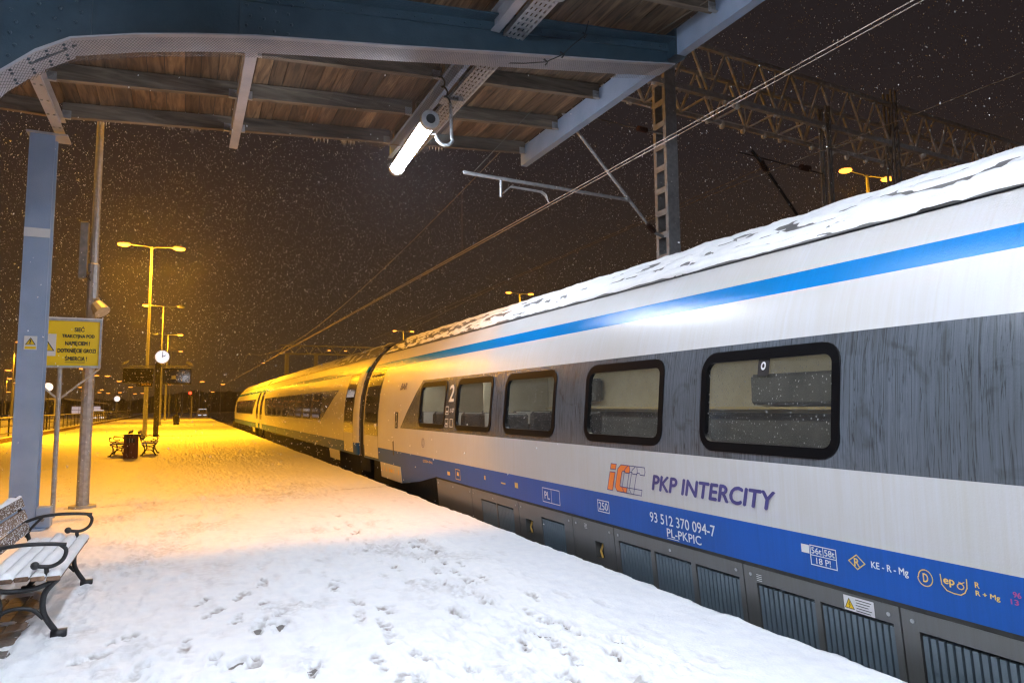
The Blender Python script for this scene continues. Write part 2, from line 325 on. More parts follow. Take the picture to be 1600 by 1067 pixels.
# value-noise height field
class VN:
    def __init__(s, seed): s.g = np.random.default_rng(seed).random((256,256))
    def __call__(s, x, y):
        xi = np.floor(x).astype(int); yi = np.floor(y).astype(int); fx = x-xi; fy = y-yi
        fx = fx*fx*(3-2*fx); fy = fy*fy*(3-2*fy)
        a = s.g[xi%256, yi%256]; b = s.g[(xi+1)%256, yi%256]; c = s.g[xi%256,(yi+1)%256]; d = s.g[(xi+1)%256,(yi+1)%256]
        return (a*(1-fx)+b*fx)*(1-fy)+(c*(1-fx)+d*fx)*fy-.5
vn = [VN(i) for i in range(6)]
def fbm(x, y, s0, octv=4, seed=0):
    r = 0; a = 1.
    for i in range(octv):
        r = r + a*vn[(seed+i)%6](x/s0+7.3*i+50, y/s0+3.1*i+50); a *= .5; s0 *= .47
    return r
def grid_mesh(name, X, Y, Z, mats, parent=None, keep=None, mi=None, **kw):
    ny, nx = X.shape; co = np.stack([X,Y,Z],-1).reshape(-1,3)
    if parent is not None: co = co-np.array(wloc(parent))
    i = np.arange(ny*nx).reshape(ny,nx)
    q = np.stack([i[:-1,:-1],i[:-1,1:],i[1:,1:],i[1:,:-1]],-1).reshape(-1,4)
    if keep is not None: q = q[keep.reshape(-1)]
    me = bpy.data.meshes.new(name); me.vertices.add(len(co)); me.vertices.foreach_set('co', co.astype(np.float32).ravel())
    me.loops.add(q.size); me.loops.foreach_set('vertex_index', q.astype(np.int32).ravel())
    me.polygons.add(len(q)); me.polygons.foreach_set('loop_start', np.arange(0,q.size,4,dtype=np.int32)); 
    me.polygons.foreach_set('use_smooth', np.ones(len(q),bool))
    if not isinstance(mats,(list,tuple)): mats=[mats]
    for w in mats: me.materials.append(w)
    me.update(calc_edges=True); me.validate()
    o = bpy.data.objects.new(name, me); COL.objects.link(o)
    if parent is not None: o.parent = parent
    return tag(o, **kw)
xs = np.concatenate([np.arange(-7.88,-2.4,.06), np.arange(-2.4,3.90,.0165), np.array([3.905,3.925,3.94,3.95,3.955,3.955])])
ys = [-14.]
while ys[-1] < 208:
    y_ = ys[-1]; ys.append(y_ + (.35 if y_ < 1.2 else max(.0165, .0062*y_)))
ys = np.array(ys); SX, SY = np.meshgrid(xs, ys)
H = .010*fbm(SX,SY,1.1,3,0)+.013*fbm(SX,SY,.30,3,1)+.004*fbm(SX,SY,.06,2,3)
tramp = np.clip((fbm(SX,SY*.45,1.3,3,2)+.60)*1.7,.2,1)*np.clip((3.15-SX+.3*fbm(SX,SY,1.,2,4))*2.2,0,1)*np.clip((SX+1.6)*.9,.15,1)
clump = np.abs(fbm(SX,SY*.8,.13,3,3))
H += tramp*(.026*fbm(SX,SY,.10,3,5)-.030*np.clip(.10-clump,0,1)*6*.5)
rid = np.abs(fbm(SX*1.0+.35*fbm(SX,SY,.5,2,1),SY*1.5,.24,3,0)); rid2 = np.abs(fbm(SX,SY*1.3,.11,2,4))
H += tramp*(.028*np.clip(.13-rid,0,1)/.13-.008+.014*np.clip(.10-rid2,0,1)/.10)
lng = np.abs(fbm(SX+.16*SY,SY*.16,.42,3,2)); H += tramp*.018*np.clip(.07-lng,0,1)/.07          # heel-scraped ridges along the walking line
low = np.clip(-(tramp*(fbm(SX,SY*.8,.38,3,1)+.10))*4.5,0,1)
# two shallow melted joints across the platform
for (yj,sl,wj) in ((13.75,.07,.10),(45.0,.1,.5)):
    gj = np.exp(-(((SY-yj-sl*SX-.25*fbm(SX,SY*0,1.2,3,2))/wj)**2)); H -= .014*gj*(1+1.2*fbm(SX,SY,.4,2,3))
H -= .010*tramp
# footprints: heel and sole pressed along walking lines
rs = np.random.default_rng(11); prints = []
for lane in range(20):
    x0 = rs.uniform(-1.0,3.0) if lane > 7 else rs.uniform(.2,2.8); y0 = rs.uniform(1.,8.); dx = rs.normal(0,.10); L = rs.uniform(4,22); st = rs.uniform(.33,.40); dr = rs.choice([-1,1])
    for k in range(int(L/st)):
        prints.append((x0+dx*k*st+rs.normal(0,.03)+(.09 if k%2 else -.09), y0+k*st, math.atan2(dx,1)+rs.normal(0,.12), dr, rs.uniform(.004,.016)))
for (tx,ty,ddx,nn,dd) in ((2.15,3.0,.09,16,.036),(2.55,3.6,.02,14,.034),(.30,3.8,.10,10,.036),(1.5,2.8,-.04,12,.032),(.9,3.1,.25,9,.032),(-.3,4.4,.3,7,.028),(1.9,6.,.05,14,.026)):
    for k in range(nn):
        if rs.random() < .85: prints.append((tx+ddx*k*.36+rs.normal(0,.04)+(.08 if k%2 else -.08), ty+k*.36+rs.normal(0,.04), rs.normal(ddx,.15), rs.choice([-1,1]), dd*rs.uniform(.75,1.15)))
for k in range(150):
    prints.append((rs.uniform(-1.6,3.1), 1.5+rs.random()**1.5*14, rs.uniform(0,6.28), 1, rs.uniform(.004,.014)))
for (a,b_,th,d) in [(.59,5.79,.3,.046),(.72,5.60,.4,.050),(.64,5.66,1.2,.045),(.80,4.60,.1,.046),(.35,4.94,.5,.047),(.24,5.10,.2,.042),(2.40,4.62,-.5,.046),(2.62,4.72,-.5,.043),(2.86,4.14,-.4,.047),(2.70,4.40,-.5,.040),(2.05,5.3,-.3,.040),(1.7,4.1,.2,.044),(1.4,3.6,.1,.043),(2.2,3.5,-.5,.046),(.75,5.95,.3,.04),(2.3,6.2,-.5,.038),(1.3,6.5,.1,.036),(-.34,5.85,.9,.035),(-.5,5.5,1.1,.03)]:
    prints.append((a,b_,th,1,d))
TR = .42*low*(SY<16)
for (a,b_,th,dr,d) in prints:
    i0,i1 = np.searchsorted(ys,[b_-.26,b_+.26]); j0,j1 = np.searchsorted(xs,[a-.26,a+.26])
    if i1-i0 < 2 or j1-j0 < 2: continue
    X_ = SX[i0:i1,j0:j1]-a; Y_ = SY[i0:i1,j0:j1]-b_
    c_, s_ = math.cos(th), math.sin(th); u_ = X_*c_+Y_*s_*-1; w_ = (X_*s_+Y_*c_)*dr
    e1 = ((w_-.055)/.095)**2+(u_/.052)**2; e2 = ((w_+.095)/.048)**2+(u_/.038)**2
    e_ = np.minimum(e1,e2)+1.3*fbm(SX[i0:i1,j0:j1],SY[i0:i1,j0:j1],.07,3,2)+.1
    pr = np.clip((1.25-e_)*1.6,0,1); rim = np.exp(-((np.sqrt(np.maximum(e_,0))-1.25)/.18)**2)
    TR[i0:i1,j0:j1] = np.maximum(TR[i0:i1,j0:j1], pr*min(1,d/.030)**2)
    H[i0:i1,j0:j1] += -(d if d>.037 else d*.6)*pr+.2*d*rim*np.clip(d*40,0,1)
# bare wet patch under the near bench
under = np.clip(1-np.maximum(np.abs((SX+1.30)/.30),np.abs((SY-6.75)/1.05))**6,0,1)*np.clip(1.1+fbm(SX,SY,.25,3,1)*1.6,0,1)
H -= .055*under*(SX<-.72)*1.
# wind-blown ruts across the far platform and soft rolled edge
H += .02*np.clip(SY-14,0,1)*fbm(SX*.35,SY*.9,1.7,3,4)
H -= np.where(SX>3.90,(SX-3.90)**2*14+ (SX>3.953)*.045,0)
H += .012*fbm(SX,SY,.09,2,3)*np.exp(-((SX-3.9)/.05)**2)
H[:,-1] -= .03
SX = SX+np.where(SX>3.92,.06*fbm(SX*0,SY,.22,3,1),0)
sn = grid_mesh('snow', SX, SY, H, M['snow_trod'], kind='structure')
at = sn.data.attributes.new('tread','FLOAT','POINT'); TR = np.maximum(TR, .8*np.exp(-(((SY-13.75-.07*SX-.25*fbm(SX,SY*0,1.2,3,2))/.06)**2))*(fbm(SX,SY,.5,2,3)>-.08)); at.data.foreach_set('value', TR.astype(np.float32).ravel())
# dark pavers laid bare under the near bench
pav = None
for r_ in range(8):
    for c__ in range(13):
        x0 = -1.76+r_*.145; y0 = 5.5+c__*.205+(.1 if r_%2 else 0)
        if pav is None:
            q = MB(); q.box(0,.139,0,.198,-.02,.0); pav = q.build('paving_stone', M['paver'], None, bevel=.004); o = pav
        else:
            o = pav.copy(); COL.objects.link(o)
        o.parent = bpy.data.objects['pavement']
        o.location = (x0,y0,-.036+random.uniform(-.002,.003))
# track: rails and sleepers
for xr in (4.80,6.235):
    q = MB(); q.box(xr-.035,xr+.035,-14,400,-.90,-.76); q.box(xr-.07,xr+.07,-14,400,-.93,-.90)
    q.build('rail', M['wire'], bpy.data.objects['ground'])
q = MB()
for k in range(180): q.box(4.2,6.85,-4+k*.6,-4+k*.6+.26,-1.0,-.93)
q.build('sleeper', M['concrete'], bpy.data.objects['ground'], kind='stuff')

# ------------------------------------------------------------------ train
PZ = [-.5,.36,.385,.70,1.19,1.5,1.9,2.14,2.33,2.53,2.69,2.84,2.95,3.04,3.15,3.27,3.36,3.43,3.46]
PX = [4.22,4.135,4.13,4.11,4.10,4.11,4.15,4.20,4.25,4.33,4.42,4.52,4.60,4.69,4.80,4.96,5.12,5.33,5.52]
XC = 5.52
def prof(z): return float(np.interp(z, PZ, PX))
def side(y, z, off=0.): return (prof(z)-off, y, z)
MZ = [.385,.70,1.19,1.30,1.5,1.72,1.9,2.03,2.14,2.33,2.53,2.61,2.69,2.765,2.84,2.90,2.95,3.04,3.15,3.27,3.36,3.43,3.46]
body_mats = [M['p_blue'],M['p_white'],M['p_band'],M['p_light'],M['p_roof']]
def zmat(z):
    return 0 if z<.70 else 1 if z<1.19 else 2 if z<2.14 else 1 if z<2.53 else 3 if z<2.69 else 1 if z<2.95 else 4
def smooth_end(y, y0, y1, r=.35):
    """how far the skin is drawn in near a car's end"""
    d = min(y-y0, y1-y); return 0 if d > r else (1-math.sqrt(max(0,1-(1-d/r)**2)))
def car_body(parent, y0, y1, bands, holes, nose=0):
    """bands: list of (ya_bottom, ya_top, yb_bottom, yb_top) grey window bands"""
    cuts = {}
    L = [y0,y0+.02,y0+.06,y0+.14,y0+.24,y0+.36,y1-.36,y1-.24,y1-.14,y1-.06,y1-.02,y1]
    Lc = [(a,a) for a in L]
    for (ab,at,bb,bt) in bands: Lc += [(ab,at),(bb,bt)]
    for (a,b) in holes: Lc += [(a,a),(b,b)]
    n_ = int((y1-y0)/2)
    for k in range(1,n_):
        yy = y0+(y1-y0)*k/n_
        if all(abs(yy-c[0])>.4 and abs(yy-c[1])>.4 for c in Lc) and not any(min(c0,c1)-.2<yy<max(c0,c1)+.2 for c0,c1 in [(b_[0],b_[1]) for b_ in bands]+[(b_[2],b_[3]) for b_ in bands]): Lc.append((yy,yy))
    if nose: 
        for k in range(1,12): Lc.append((y1-nose+nose*k/12,)*2)
    Lc = sorted(set(Lc), key=lambda c: c[0]+c[1])
    zb, zt = 1.19, 2.14
    def ycut(c, z): 
        t = min(1,max(0,(z-zb)/(zt-zb))); return c[0]+(c[1]-c[0])*t
    q = MB()
    def P(c, z, s):
        y = ycut(c,z); k = smooth_end(y,y0,y1)
        x = XC-(XC-prof(z))*(1-.055*k); zz = z-.05*k*max(0,(z-2.9)/.46)
        if nose and y > y1-nose:
            t = (y-(y1-nose))/nose; x = XC-(XC-x)*(1-.42*t**2.2); zz = .385+(zz-.385)*(1-.50*t**2.0) if zz > .385 else zz
        if s: x = 2*XC-x
        return (x,y,zz)
    def isband(ca, cb, z):
        ym = (ycut(ca,z)+ycut(cb,z))/2
        for (ab,at,bb,bt) in bands:
            t = (z-zb)/(zt-zb)
            if ab+(at-ab)*t-1e-4 <= ym <= bb+(bt-bb)*t+1e-4: return True
        return False
    for s in (0,1):
        for i in range(len(Lc)-1):
            ca, cb = Lc[i], Lc[i+1]
            for j in range(len(MZ)-1):
                z0_, z1_ = MZ[j], MZ[j+1]; zm = (z0_+z1_)/2; mi = zmat(zm)
                if mi == 2 and not isband(ca,cb,zm): mi = 1
                if mi == 3 and ca[0] < 999 and nose and ca[0] > y1-3: mi = 1
                if s == 0 and 1.29 < zm < 2.04 and any(a-1e-4 <= (ca[0]+cb[0])/2 <= b+1e-4 and abs(ca[0]-ca[1])<1e-6 and abs(cb[0]-cb[1])<1e-6 for a,b in holes): continue
                vs = [P(ca,z0_,s),P(cb,z0_,s),P(cb,z1_,s),P(ca,z1_,s)]
                q.add(vs, [(0,3,2,1) if s==0 else (0,1,2,3)], mi)
    o = q.build('body', body_mats, parent, smooth=True)
    es = o.modifiers.new('w','WELD'); es.merge_threshold = .0005
    return o
def rrect(y0,y1,z0,z1,r,n=6):
    pts = []
    for cy_,cz_,a0 in ((y1-r,z0+r,-90),(y1-r,z1-r,0),(y0+r,z1-r,90),(y0+r,z0+r,180)):
        for k in range(n+1):
            a = math.radians(a0+90*k/n); pts.append((cy_+r*math.cos(a), cz_+r*math.sin(a)))
    return pts
def window(parent, y0, y1, z0=1.245, z1=2.087, w=.070, recess=.035, seat=True, sticker=False):
    outer = rrect(y0,y1,z0,z1,.16); inner = rrect(y0+w,y1-w,z0+w+.01,z1-w-.02,.075)
    n = len(outer); q = MB()
    rings = [[side(a,b,-.012) for a,b in outer],[side(a,b,.008) for a,b in outer],[side(a+(.006 if a<(y0+y1)/2 else -.006),b,.012) for a,b in outer],[side(a,b,.010) for a,b in inner],[side(a,b,-recess) for a,b in inner]]
    vs = [p_ for R_ in rings for p_ in R_]; fs = []
    for k in range(len(rings)-1):
        for i in range(n):
            j = (i+1)%n; fs.append((k*n+i,k*n+j,(k+1)*n+j,(k+1)*n+i))
    q.add(vs, fs)
    win = empty('window', (prof(1.65),(y0+y1)/2,1.65)); win.parent = parent; win.location -= wloc(parent)
    q.build('frame', M['rubber'], win)
    zs = np.linspace(z0+w,z1-w,7); q = MB()
    q.add([side(yy,zz,-recess+.008) for zz in zs for yy in (y0+w-.01,y1-w+.01)], [(2*k,2*k+2,2*k+3,2*k+1) for k in range(6)])
    q.build('pane', M['glass'], win, smooth=True)
    if sticker:
        ym = (y0+y1)/2; q = MB(); zt = z1-w-.02
        q.add([side(ym-.06,zt,.0),side(ym+.06,zt,.0),side(ym+.06,zt-.135,.0),side(ym-.06,zt-.135,.0)],[(0,1,2,3)])
        q.build('sticker', M['black'], win)
        q = MB(); R1=[(ym+.026*math.cos(a),zt-.055+.034*math.sin(a)) for a in np.linspace(0,2*math.pi,17)[:-1]]; R2=[(ym+.012*math.cos(a),zt-.055+.018*math.sin(a)) for a in np.linspace(0,2*math.pi,17)[:-1]]
        q.add([side(a,b,.003) for a,b in R1+R2],[(i,(i+1)%16,16+(i+1)%16,16+i) for i in range(16)]); q.build('ring_mark', M['white'], win)
    return win
def side_door(parent, y0, y1, z0=.44, z1=2.55):
    zs = [z0,.7,.95,1.2,1.5,1.9,2.14,2.33,z1]
    d = empty('door', (prof(1.2),(y0+y1)/2,z0)); d.parent = parent; d.location -= wloc(parent)
    q = MB()
    for j in range(len(zs)-1):
        q.add([side(y0,zs[j],.004),side(y1,zs[j],.004),side(y1,zs[j+1],.004),side(y0,zs[j+1],.004)],[(0,3,2,1)], 0 if zs[j+1] > 1.19 else 1 )
    q.build('door_leaf', [M['p_band'],M['p_white']], d)
    q = MB(); zs2 = [1.25,1.5,1.9,2.14,2.42]
    for j in range(4): q.add([side(y0+.09,zs2[j],.009),side(y1-.09,zs2[j],.009),side(y1-.09,zs2[j+1],.009),side(y0+.09,zs2[j+1],.009)],[(0,3,2,1)])
    q.build('door_pane', M['dark_glass'], d)
    q = MB(); w = .022
    for a,b in ((y0-w,y0),(y1,y1+w)):
        for j in range(len(zs)-1): q.add([side(a,zs[j],.0035),side(b,zs[j],.0035),side(b,zs[j+1],.0035),side(a,zs[j+1],.0035)],[(0,3,2,1)])
    for a,b in ((z0-w,z0),(z1,z1+w)): q.add([side(y0-w,a,.0035),side(y1+w,a,.0035),side(y1+w,b,.0035),side(y0-w,b,.0035)],[(0,3,2,1)])
    q.build('door_seal', M['rubber'], d)
    q = MB(); q.add([side(y0+.12,1.16,.008),side(y0+.30,1.16,.008),side(y0+.30,1.24,.008),side(y0+.12,1.24,.008)],[(0,3,2,1)]); q.build('push_button', M['white'], d)
    return d
def roof_snow(parent, y0, y1, dens, z0=2.975, step=.05, seed=0, th=.030):
    """snow blanket following the roof; dens(y, t) in -1..1 says where it has blown off"""
    zz = np.concatenate([np.linspace(z0,3.15,9),np.linspace(3.18,3.455,9)]); xx = np.array([prof(z) for z in zz])
    xl = np.concatenate([xx, 2*XC-xx[::-1]]); zl = np.concatenate([zz, zz[::-1]])
    # resample evenly
    d = np.concatenate([[0],np.cumsum(np.hypot(np.diff(xl),np.diff(zl)))]); n = max(14,int(d[-1]/max(step,.045)*.8)); s_ = np.linspace(0,d[-1],n)
    # denser on the near side
    s_ = d[-1]*(np.linspace(0,1,n)**1.5); xl = np.interp(s_,d,xl); zl = np.interp(s_,d,zl)
    yy = np.arange(y0,y1,step); YY, SS = np.meshgrid(yy, s_, indexing='ij'); XX = np.broadcast_to(xl,YY.shape).copy(); ZZ = np.broadcast_to(zl,YY.shape).copy()
    tx = np.gradient(xl); tz = np.gradient(zl); L = np.hypot(tx,tz); nx_ = -tz/L; nz_ = tx/L
    t = SS
    fine = fbm(YY, SS*2.6, .22, 3, seed)
    strk = 1.25*fbm(YY*.7+SS*.6, SS*3.4, .17, 4, seed+2)
    h_ = th*(.8+.7*fbm(YY,SS,.5,3,seed+1)+.7*fine)
    cut = dens(YY, t)+1.25*strk
    h_ = np.clip(np.minimum(h_, .004+cut*.11), -.02, None)
    edge = .035+.05*fbm(YY,YY*0,.35,3,seed)
    h_ = np.where(SS<edge+.02, np.minimum(h_, -.02+ (SS-edge+.03)*1.6), h_)
    XX += nx_*h_; ZZ += nz_*h_
    return grid_mesh('roof_snow', XX, YY, ZZ, M['snow_soft'], parent)

def skirt_panel(parent, y0, y1, louvres=(), hatch=None, nm='skirt_panel', slant=0):
    q = MB(); g_ = .006; d_ = .30
    pn = empty(nm, (prof(.2)+.0,(y0+y1)/2,.0)); pn.parent = parent; pn.location -= wloc(parent)
    # panel with openings: build as vertical strips
    ops = [(a,b,.235,-.45) for a,b in louvres]
    if hatch: ops.append((hatch[0],hatch[1],.150,-.03))
    ops.sort(); cur = y0+g_
    top, bot = .352, -.45
    def face(a,b,za,zb_):
        q.add([side(a,zb_),side(b,zb_),side(b,za),side(a,za)],[(0,3,2,1)])
    for (a,b,zt_,zb_) in ops:
        face(cur,a,top,bot); face(a,b,top,zt_)
        if zb_ > bot: face(a,b,zb_,bot)
        # reveal
        for yy in (a,b): q.add([side(yy,zb_),side(yy,zt_),side(yy,zt_,-.07),side(yy,zb_,-.07)],[(0,1,2,3)])
        q.add([side(a,zt_),side(b,zt_),side(b,zt_,-.07),side(a,zt_,-.07)],[(0,1,2,3)]); cur = b
    face(cur,y1-g_,top,bot)
    for yy in (y0+g_,y1-g_): q.add([side(yy,bot),side(yy,top),side(yy,top,-.05),side(yy,bot,-.05)],[(0,1,2,3)])
    q.add([side(y0+g_,top),side(y1-g_,top),side(y1-g_,top,-.05),side(y0+g_,top,-.05)],[(0,1,2,3)])
    q.build('panel', M['p_skirt'], pn)
    base = None
    for (a,b) in louvres:
        n = max(3,int(round((b-a)/.048))); w = (b-a)/n
        for k in range(n):
            yc = a+w*(k+.5)
            if base is None:
                q = MB(); zt_, zb_ = .232, -.45; c0 = prof(0)
                P_ = [(-.50,.060),(-.42,.008),(.18,.003),(.36,.045),(.36,.062)]
                vs = [(side(yc+u*w,z,-d)) for z in (zb_,zt_-.02) for u,d in P_]+[side(yc+u*w,zt_,-.062) for u,d in P_]
                fs = [(i,i+1,5+i+1,5+i) for i in range(4)]+[(5+i,5+i+1,10+i+1,10+i) for i in range(4)]
                q.add(vs, fs); base = q.build('louvre_blade', M['p_louvre'], pn); y00 = yc
            else:
                o = base.copy(); COL.objects.link(o); o.parent = pn; o.location = base.location+V((0,yc-y00,0))
        q = MB(); q.add([side(a,-.45,-.068),side(b,-.45,-.068),side(b,.235,-.068),side(a,.235,-.068)],[(0,1,2,3)]); q.build('backing', M['dark'], pn)
    if hatch:
        q = MB(); a,b = hatch; q.add([side(a,-.03,-.069),side(b,-.03,-.069),side(b,.15,-.069),side(a,.15,-.069)],[(0,3,2,1)]); q.build('recess', M['dark'], pn)
        q = MB(); q.tube([side((a+b)/2-.03,.13,-.03),side((a+b)/2+.01,.05,-.02),side((a+b)/2,-.02,-.03)],.012,6); q.build('handle', M['dyellow'], pn)
    # fasteners
    q = MB()
    for yy in np.linspace(y0+.08,y1-.08,2 if y1-y0<1.5 else 3):
        zb_ = .29; rr = [(yy+.014*math.cos(a),zb_+.014*math.sin(a)) for a in np.linspace(0,2*math.pi,9)[:-1]]
        q.prism(rr, lambda a,b: side(a,b,-.001), lambda a,b: side(a,b,.006))
    q.build('fastener', M['galv'], pn)
    return pn

# ---- lettering on the train (built flat, bent onto the side)
def text_mesh(s, size=1., shear=0., sx=1.):
    cu = bpy.data.curves.new('t','FONT'); cu.body = s; cu.size = size; cu.shear = shear; cu.resolution_u = 3
    o = bpy.data.objects.new('t',cu); COL.objects.link(o)
    bpy.context.view_layer.update()
    dg = bpy.context.evaluated_depsgraph_get(); me = bpy.data.meshes.new_from_object(o.evaluated_get(dg))
    vs = [v.co.copy() for v in me.vertices]; fs = [tuple(p_.vertices) for p_ in me.polygons]
    bpy.data.objects.remove(o); bpy.data.meshes.remove(me); bpy.data.curves.remove(cu)
    return vs, fs
def fit_text(s, shear=0., bold=0):
    vs, fs = text_mesh(s, 1., shear); xs_ = [v.x for v in vs]; ys_ = [v.y for v in vs]
    x0,x1,y0,y1 = min(xs_),max(xs_),min(ys_),max(ys_)
    base = [((v.x-x0)/(x1-x0),(v.y-y0)/(y1-y0)) for v in vs]; return base, fs
def side_text(parent, s, ya, yb, z0, z1, m_, shear=0., off=.004, bold=.0, name='lettering'):
    """ya is the reading start (far end, larger y)"""
    b, fs = fit_text(s, shear); q = MB()
    offs = [(0,0)] if not bold else [(0,0),(bold,0),(-bold,0),(0,bold*.8),(0,-bold*.8)]
    for k,(du,dv) in enumerate(offs):
        q.add([side(ya+(yb-ya)*u-du, z0+(z1-z0)*v+dv, off+.0002*k) for u,v in b], [f for f in fs])
    return q.build(name, m_, parent)
def side_lines(q, pts, w, off=.004, closed=True):
    n = len(pts)
    for i in range(n if closed else n-1):
        a = V((pts[i][0],pts[i][1])); b = V((pts[(i+1)%n][0],pts[(i+1)%n][1])); t = (b-a).normalized(); nn = V((-t.y,t.x))*w/2; t = t*w/2
        P_ = [a-t-nn,b+t-nn,b+t+nn,a-t+nn]; q.add([side(p_.x,p_.y,off+.0003*i) for p_ in P_],[(0,1,2,3)])
def side_poly(q, pts, off=.004): q.add([side(a,b,off) for a,b in pts],[tuple(range(len(pts)))])

# ---- car nearest the camera (restaurant car)
Y1 = 17.35
car = empty('train_car', (XC,6,-.95), 'nearest white train car with light blue stripe, big windows and operator lettering', 'train car', 'cars of the long white and blue train')
W = [(3.311,4.739),(5.259,6.667),(7.351,8.839),(9.265,10.76),(11.24,12.70)]
car_body(car, -11., Y1, [(-10.9,-10.9,13.93,12.70)], [(a+.045,b-.045) for a,b in W])
for k,(a,b) in enumerate(W): window(car, a, b, sticker=(k==0))
side_door(car, 15.75, 17.05, .44, 2.56)
roof_snow(car, -10.5, 17.1, lambda y,t: np.clip(.50-.060*np.clip(y-6.5,0,30)-.36*np.exp(-((t-.36)/.13)**2)+.5*np.exp(-(t/.12)**2)*(y<9),-.6,.8), step=.036, seed=1)
# gutter seam
q = MB(); 
for yy in (-10.9,):
    q.add([side(-10.8,2.948,.006),side(17.0,2.948,.006),side(17.0,2.968,.006),side(-10.8,2.968,.006)],[(0,3,2,1)])
q.build('gutter', M['rubber'], car)
q = MB(); q.add([side(-10.8,.352,-.004),side(11.8,.352,-.004),side(11.8,.386,-.004),side(-10.8,.386,-.004)],[(0,3,2,1)]); q.build('sill_shadow_gap', M['dark'], car)
# skirt panels below the blue band
skirt_panel(car, 10.12, 11.75)
skirt_panel(car, 8.45, 10.12, [(8.62,9.16),(9.20,9.74)])
skirt_panel(car, 7.02, 8.45, [(7.22,7.80)], (8.06,8.26))
skirt_panel(car, 6.17, 7.02, [], (6.40,6.56))
skirt_panel(car, 4.315, 6.17, [(4.37,4.90),(4.96,5.49),(5.55,6.09)])
skirt_panel(car, 2.966, 4.315, [(3.02,3.58),(3.63,4.18)])
skirt_panel(car, 1.3, 2.966, [(1.42,2.10),(2.16,2.85)])
skirt_panel(car, -.6, 1.3, [(-.4,1.1)])
# undercarriage at the far end
q = MB(); q.box(4.35,6.7,11.8,17.0,-.15,.40); q.box(4.5,6.5,12.3,16.2,-.55,-.15); q.build('underframe', M['dark'], car)
def wheel_(parent, y, x=4.80):
    w = MB(); w.tube([(x-.07,y,-.33),(x+.07,y,-.33)],.43,22); w.tube([(x-.10,y,-.33),(x-.07,y,-.33)],.20,14)
    return w.build('wheel', M['dark'], parent)
for y in (12.9,15.6): wheel_(car,y); wheel_(car,y,6.24)
q = MB()
for y in (12.9,15.6): q.box(4.50,4.70,y-.16,y+.16,-.55,-.15)
q.box(4.52,4.66,12.7,15.8,-.28,-.12); q.tube([(4.55,13.9,-.5),(4.55,13.9,0)],.13,10); q.tube([(4.55,14.7,-.5),(4.55,14.7,0)],.13,10)
q.build('bogie_frame', M['dark'], car)
q = MB(); q.add([side(14.0,.05),side(15.6,.05),side(15.6,.385),side(14.0,.385),side(14.0,.05,-.3),side(15.6,.05,-.3),side(15.6,.385,-.3),side(14.0,.385,-.3)],[(0,3,2,1),(0,1,5,4),(1,2,6,5),(3,0,4,7)]); q.build('equipment_box', M['p_white'], car)
q = MB()
for a in (14.15,14.5,14.85,15.1,15.35): side_poly(q, [(a,.20),(a+.05,.20),(a+.05,.30),(a,.30)]); 
side_poly(q, [(14.62,.21),(14.80,.21),(14.80,.28),(14.62,.28)],.005)
q.build('marking', M['dyellow'], car)
q = MB(); q.add([side(12.8,.20,-.01),side(14.0,.05,-.01),side(14.0,.385,-.01),side(11.75,.385,-.01),side(12.0,.34,-.01)],[(0,1,2,3,4)]); q.build('valance', M['p_blue'], car)
# markings
side_text(car,'PKP INTERCITY',5.44,3.91,.827,.968,M['navy'],shear=.22,bold=.0072)
# operator emblem: orange "i" and "c" with two outlined echoes
def iz(u,v): return (6.215-u*1.40, .748+v*1.24)                # u to the right (towards the camera), v up
sh = .28
def S2(u,v): return iz(u+sh*v, v)
lg = empty('emblem', (prof(.9),5.9,.78)); lg.parent = car; lg.location -= wloc(car)
q = MB(); side_poly(q,[S2(.0,0),S2(.07,0),S2(.07,.155),S2(.0,.155)]); side_poly(q,[S2(.0,.178),S2(.07,.178),S2(.07,.225),S2(.0,.225)])
def cshape(u0,w=.155,h_=.225,t=.062,r=.035):
    o_ = [(u0+w,0),(u0+r,0),(u0,r),(u0,h_-r),(u0+r,h_),(u0+w-r*.4,h_),(u0+w,h_-r),(u0+w,h_-.062),(u0+w-.05,h_-.062),(u0+w-.06,h_-.05),(u0+t+.008,h_-.05),(u0+t,h_-.06),(u0+t,.055),(u0+t+.008,.045),(u0+w,.045)]
    return [S2(a,b) for a,b in o_]
c0 = cshape(.095)
def quadstrip(q, c, off):   # fill the c from its outer and inner outline
    side_poly(q,[c[0],c[1],c[2],c[12],c[13],c[14]],off); side_poly(q,[c[2],c[3],c[11],c[12]],off); side_poly(q,[c[3],c[4],c[5],c[6],c[7],c[8],c[9],c[10],c[11]],off)
quadstrip(q,c0,.0042); q.build('emblem_fill', M['orange'], lg)
q = MB()
for k,u0 in enumerate((.095,.185,.275)): side_lines(q, cshape(u0), .0075, .0046+.0002*k)
side_lines(q,[S2(.0,0),S2(.07,0),S2(.07,.155),S2(.0,.155)],.0075,.0048); side_lines(q,[S2(.0,.178),S2(.07,.178),S2(.07,.225),S2(.0,.225)],.0075,.0048)
q.build('emblem_outline', M['navy'], lg)
WT = M['white']; YL = M['dyellow']
side_text(car,'93 512 370 094-7',5.50,4.60,.518,.612,WT,bold=.0015)
side_text(car,'PL-PKPIC',5.255,4.785,.415,.492,WT,bold=.0015)
q = MB(); side_lines(q,[(5.255,.402),(5.09,.402)],.006,closed=False); side_lines(q,[(6.425,.496),(6.21,.496),(6.21,.615),(6.425,.615)],.010); q.build('marking',WT,car)
side_text(car,'250',6.405,6.235,.515,.597,WT,bold=.0015)
q = MB(); side_lines(q,[(7.70,.445),(7.27,.445),(7.27,.615),(7.70,.615)],.009); side_lines(q,[(7.475,.445),(7.475,.615)],.009,closed=False); q.build('marking',WT,car)
side_text(car,'PL',7.65,7.52,.485,.575,WT,bold=.001)
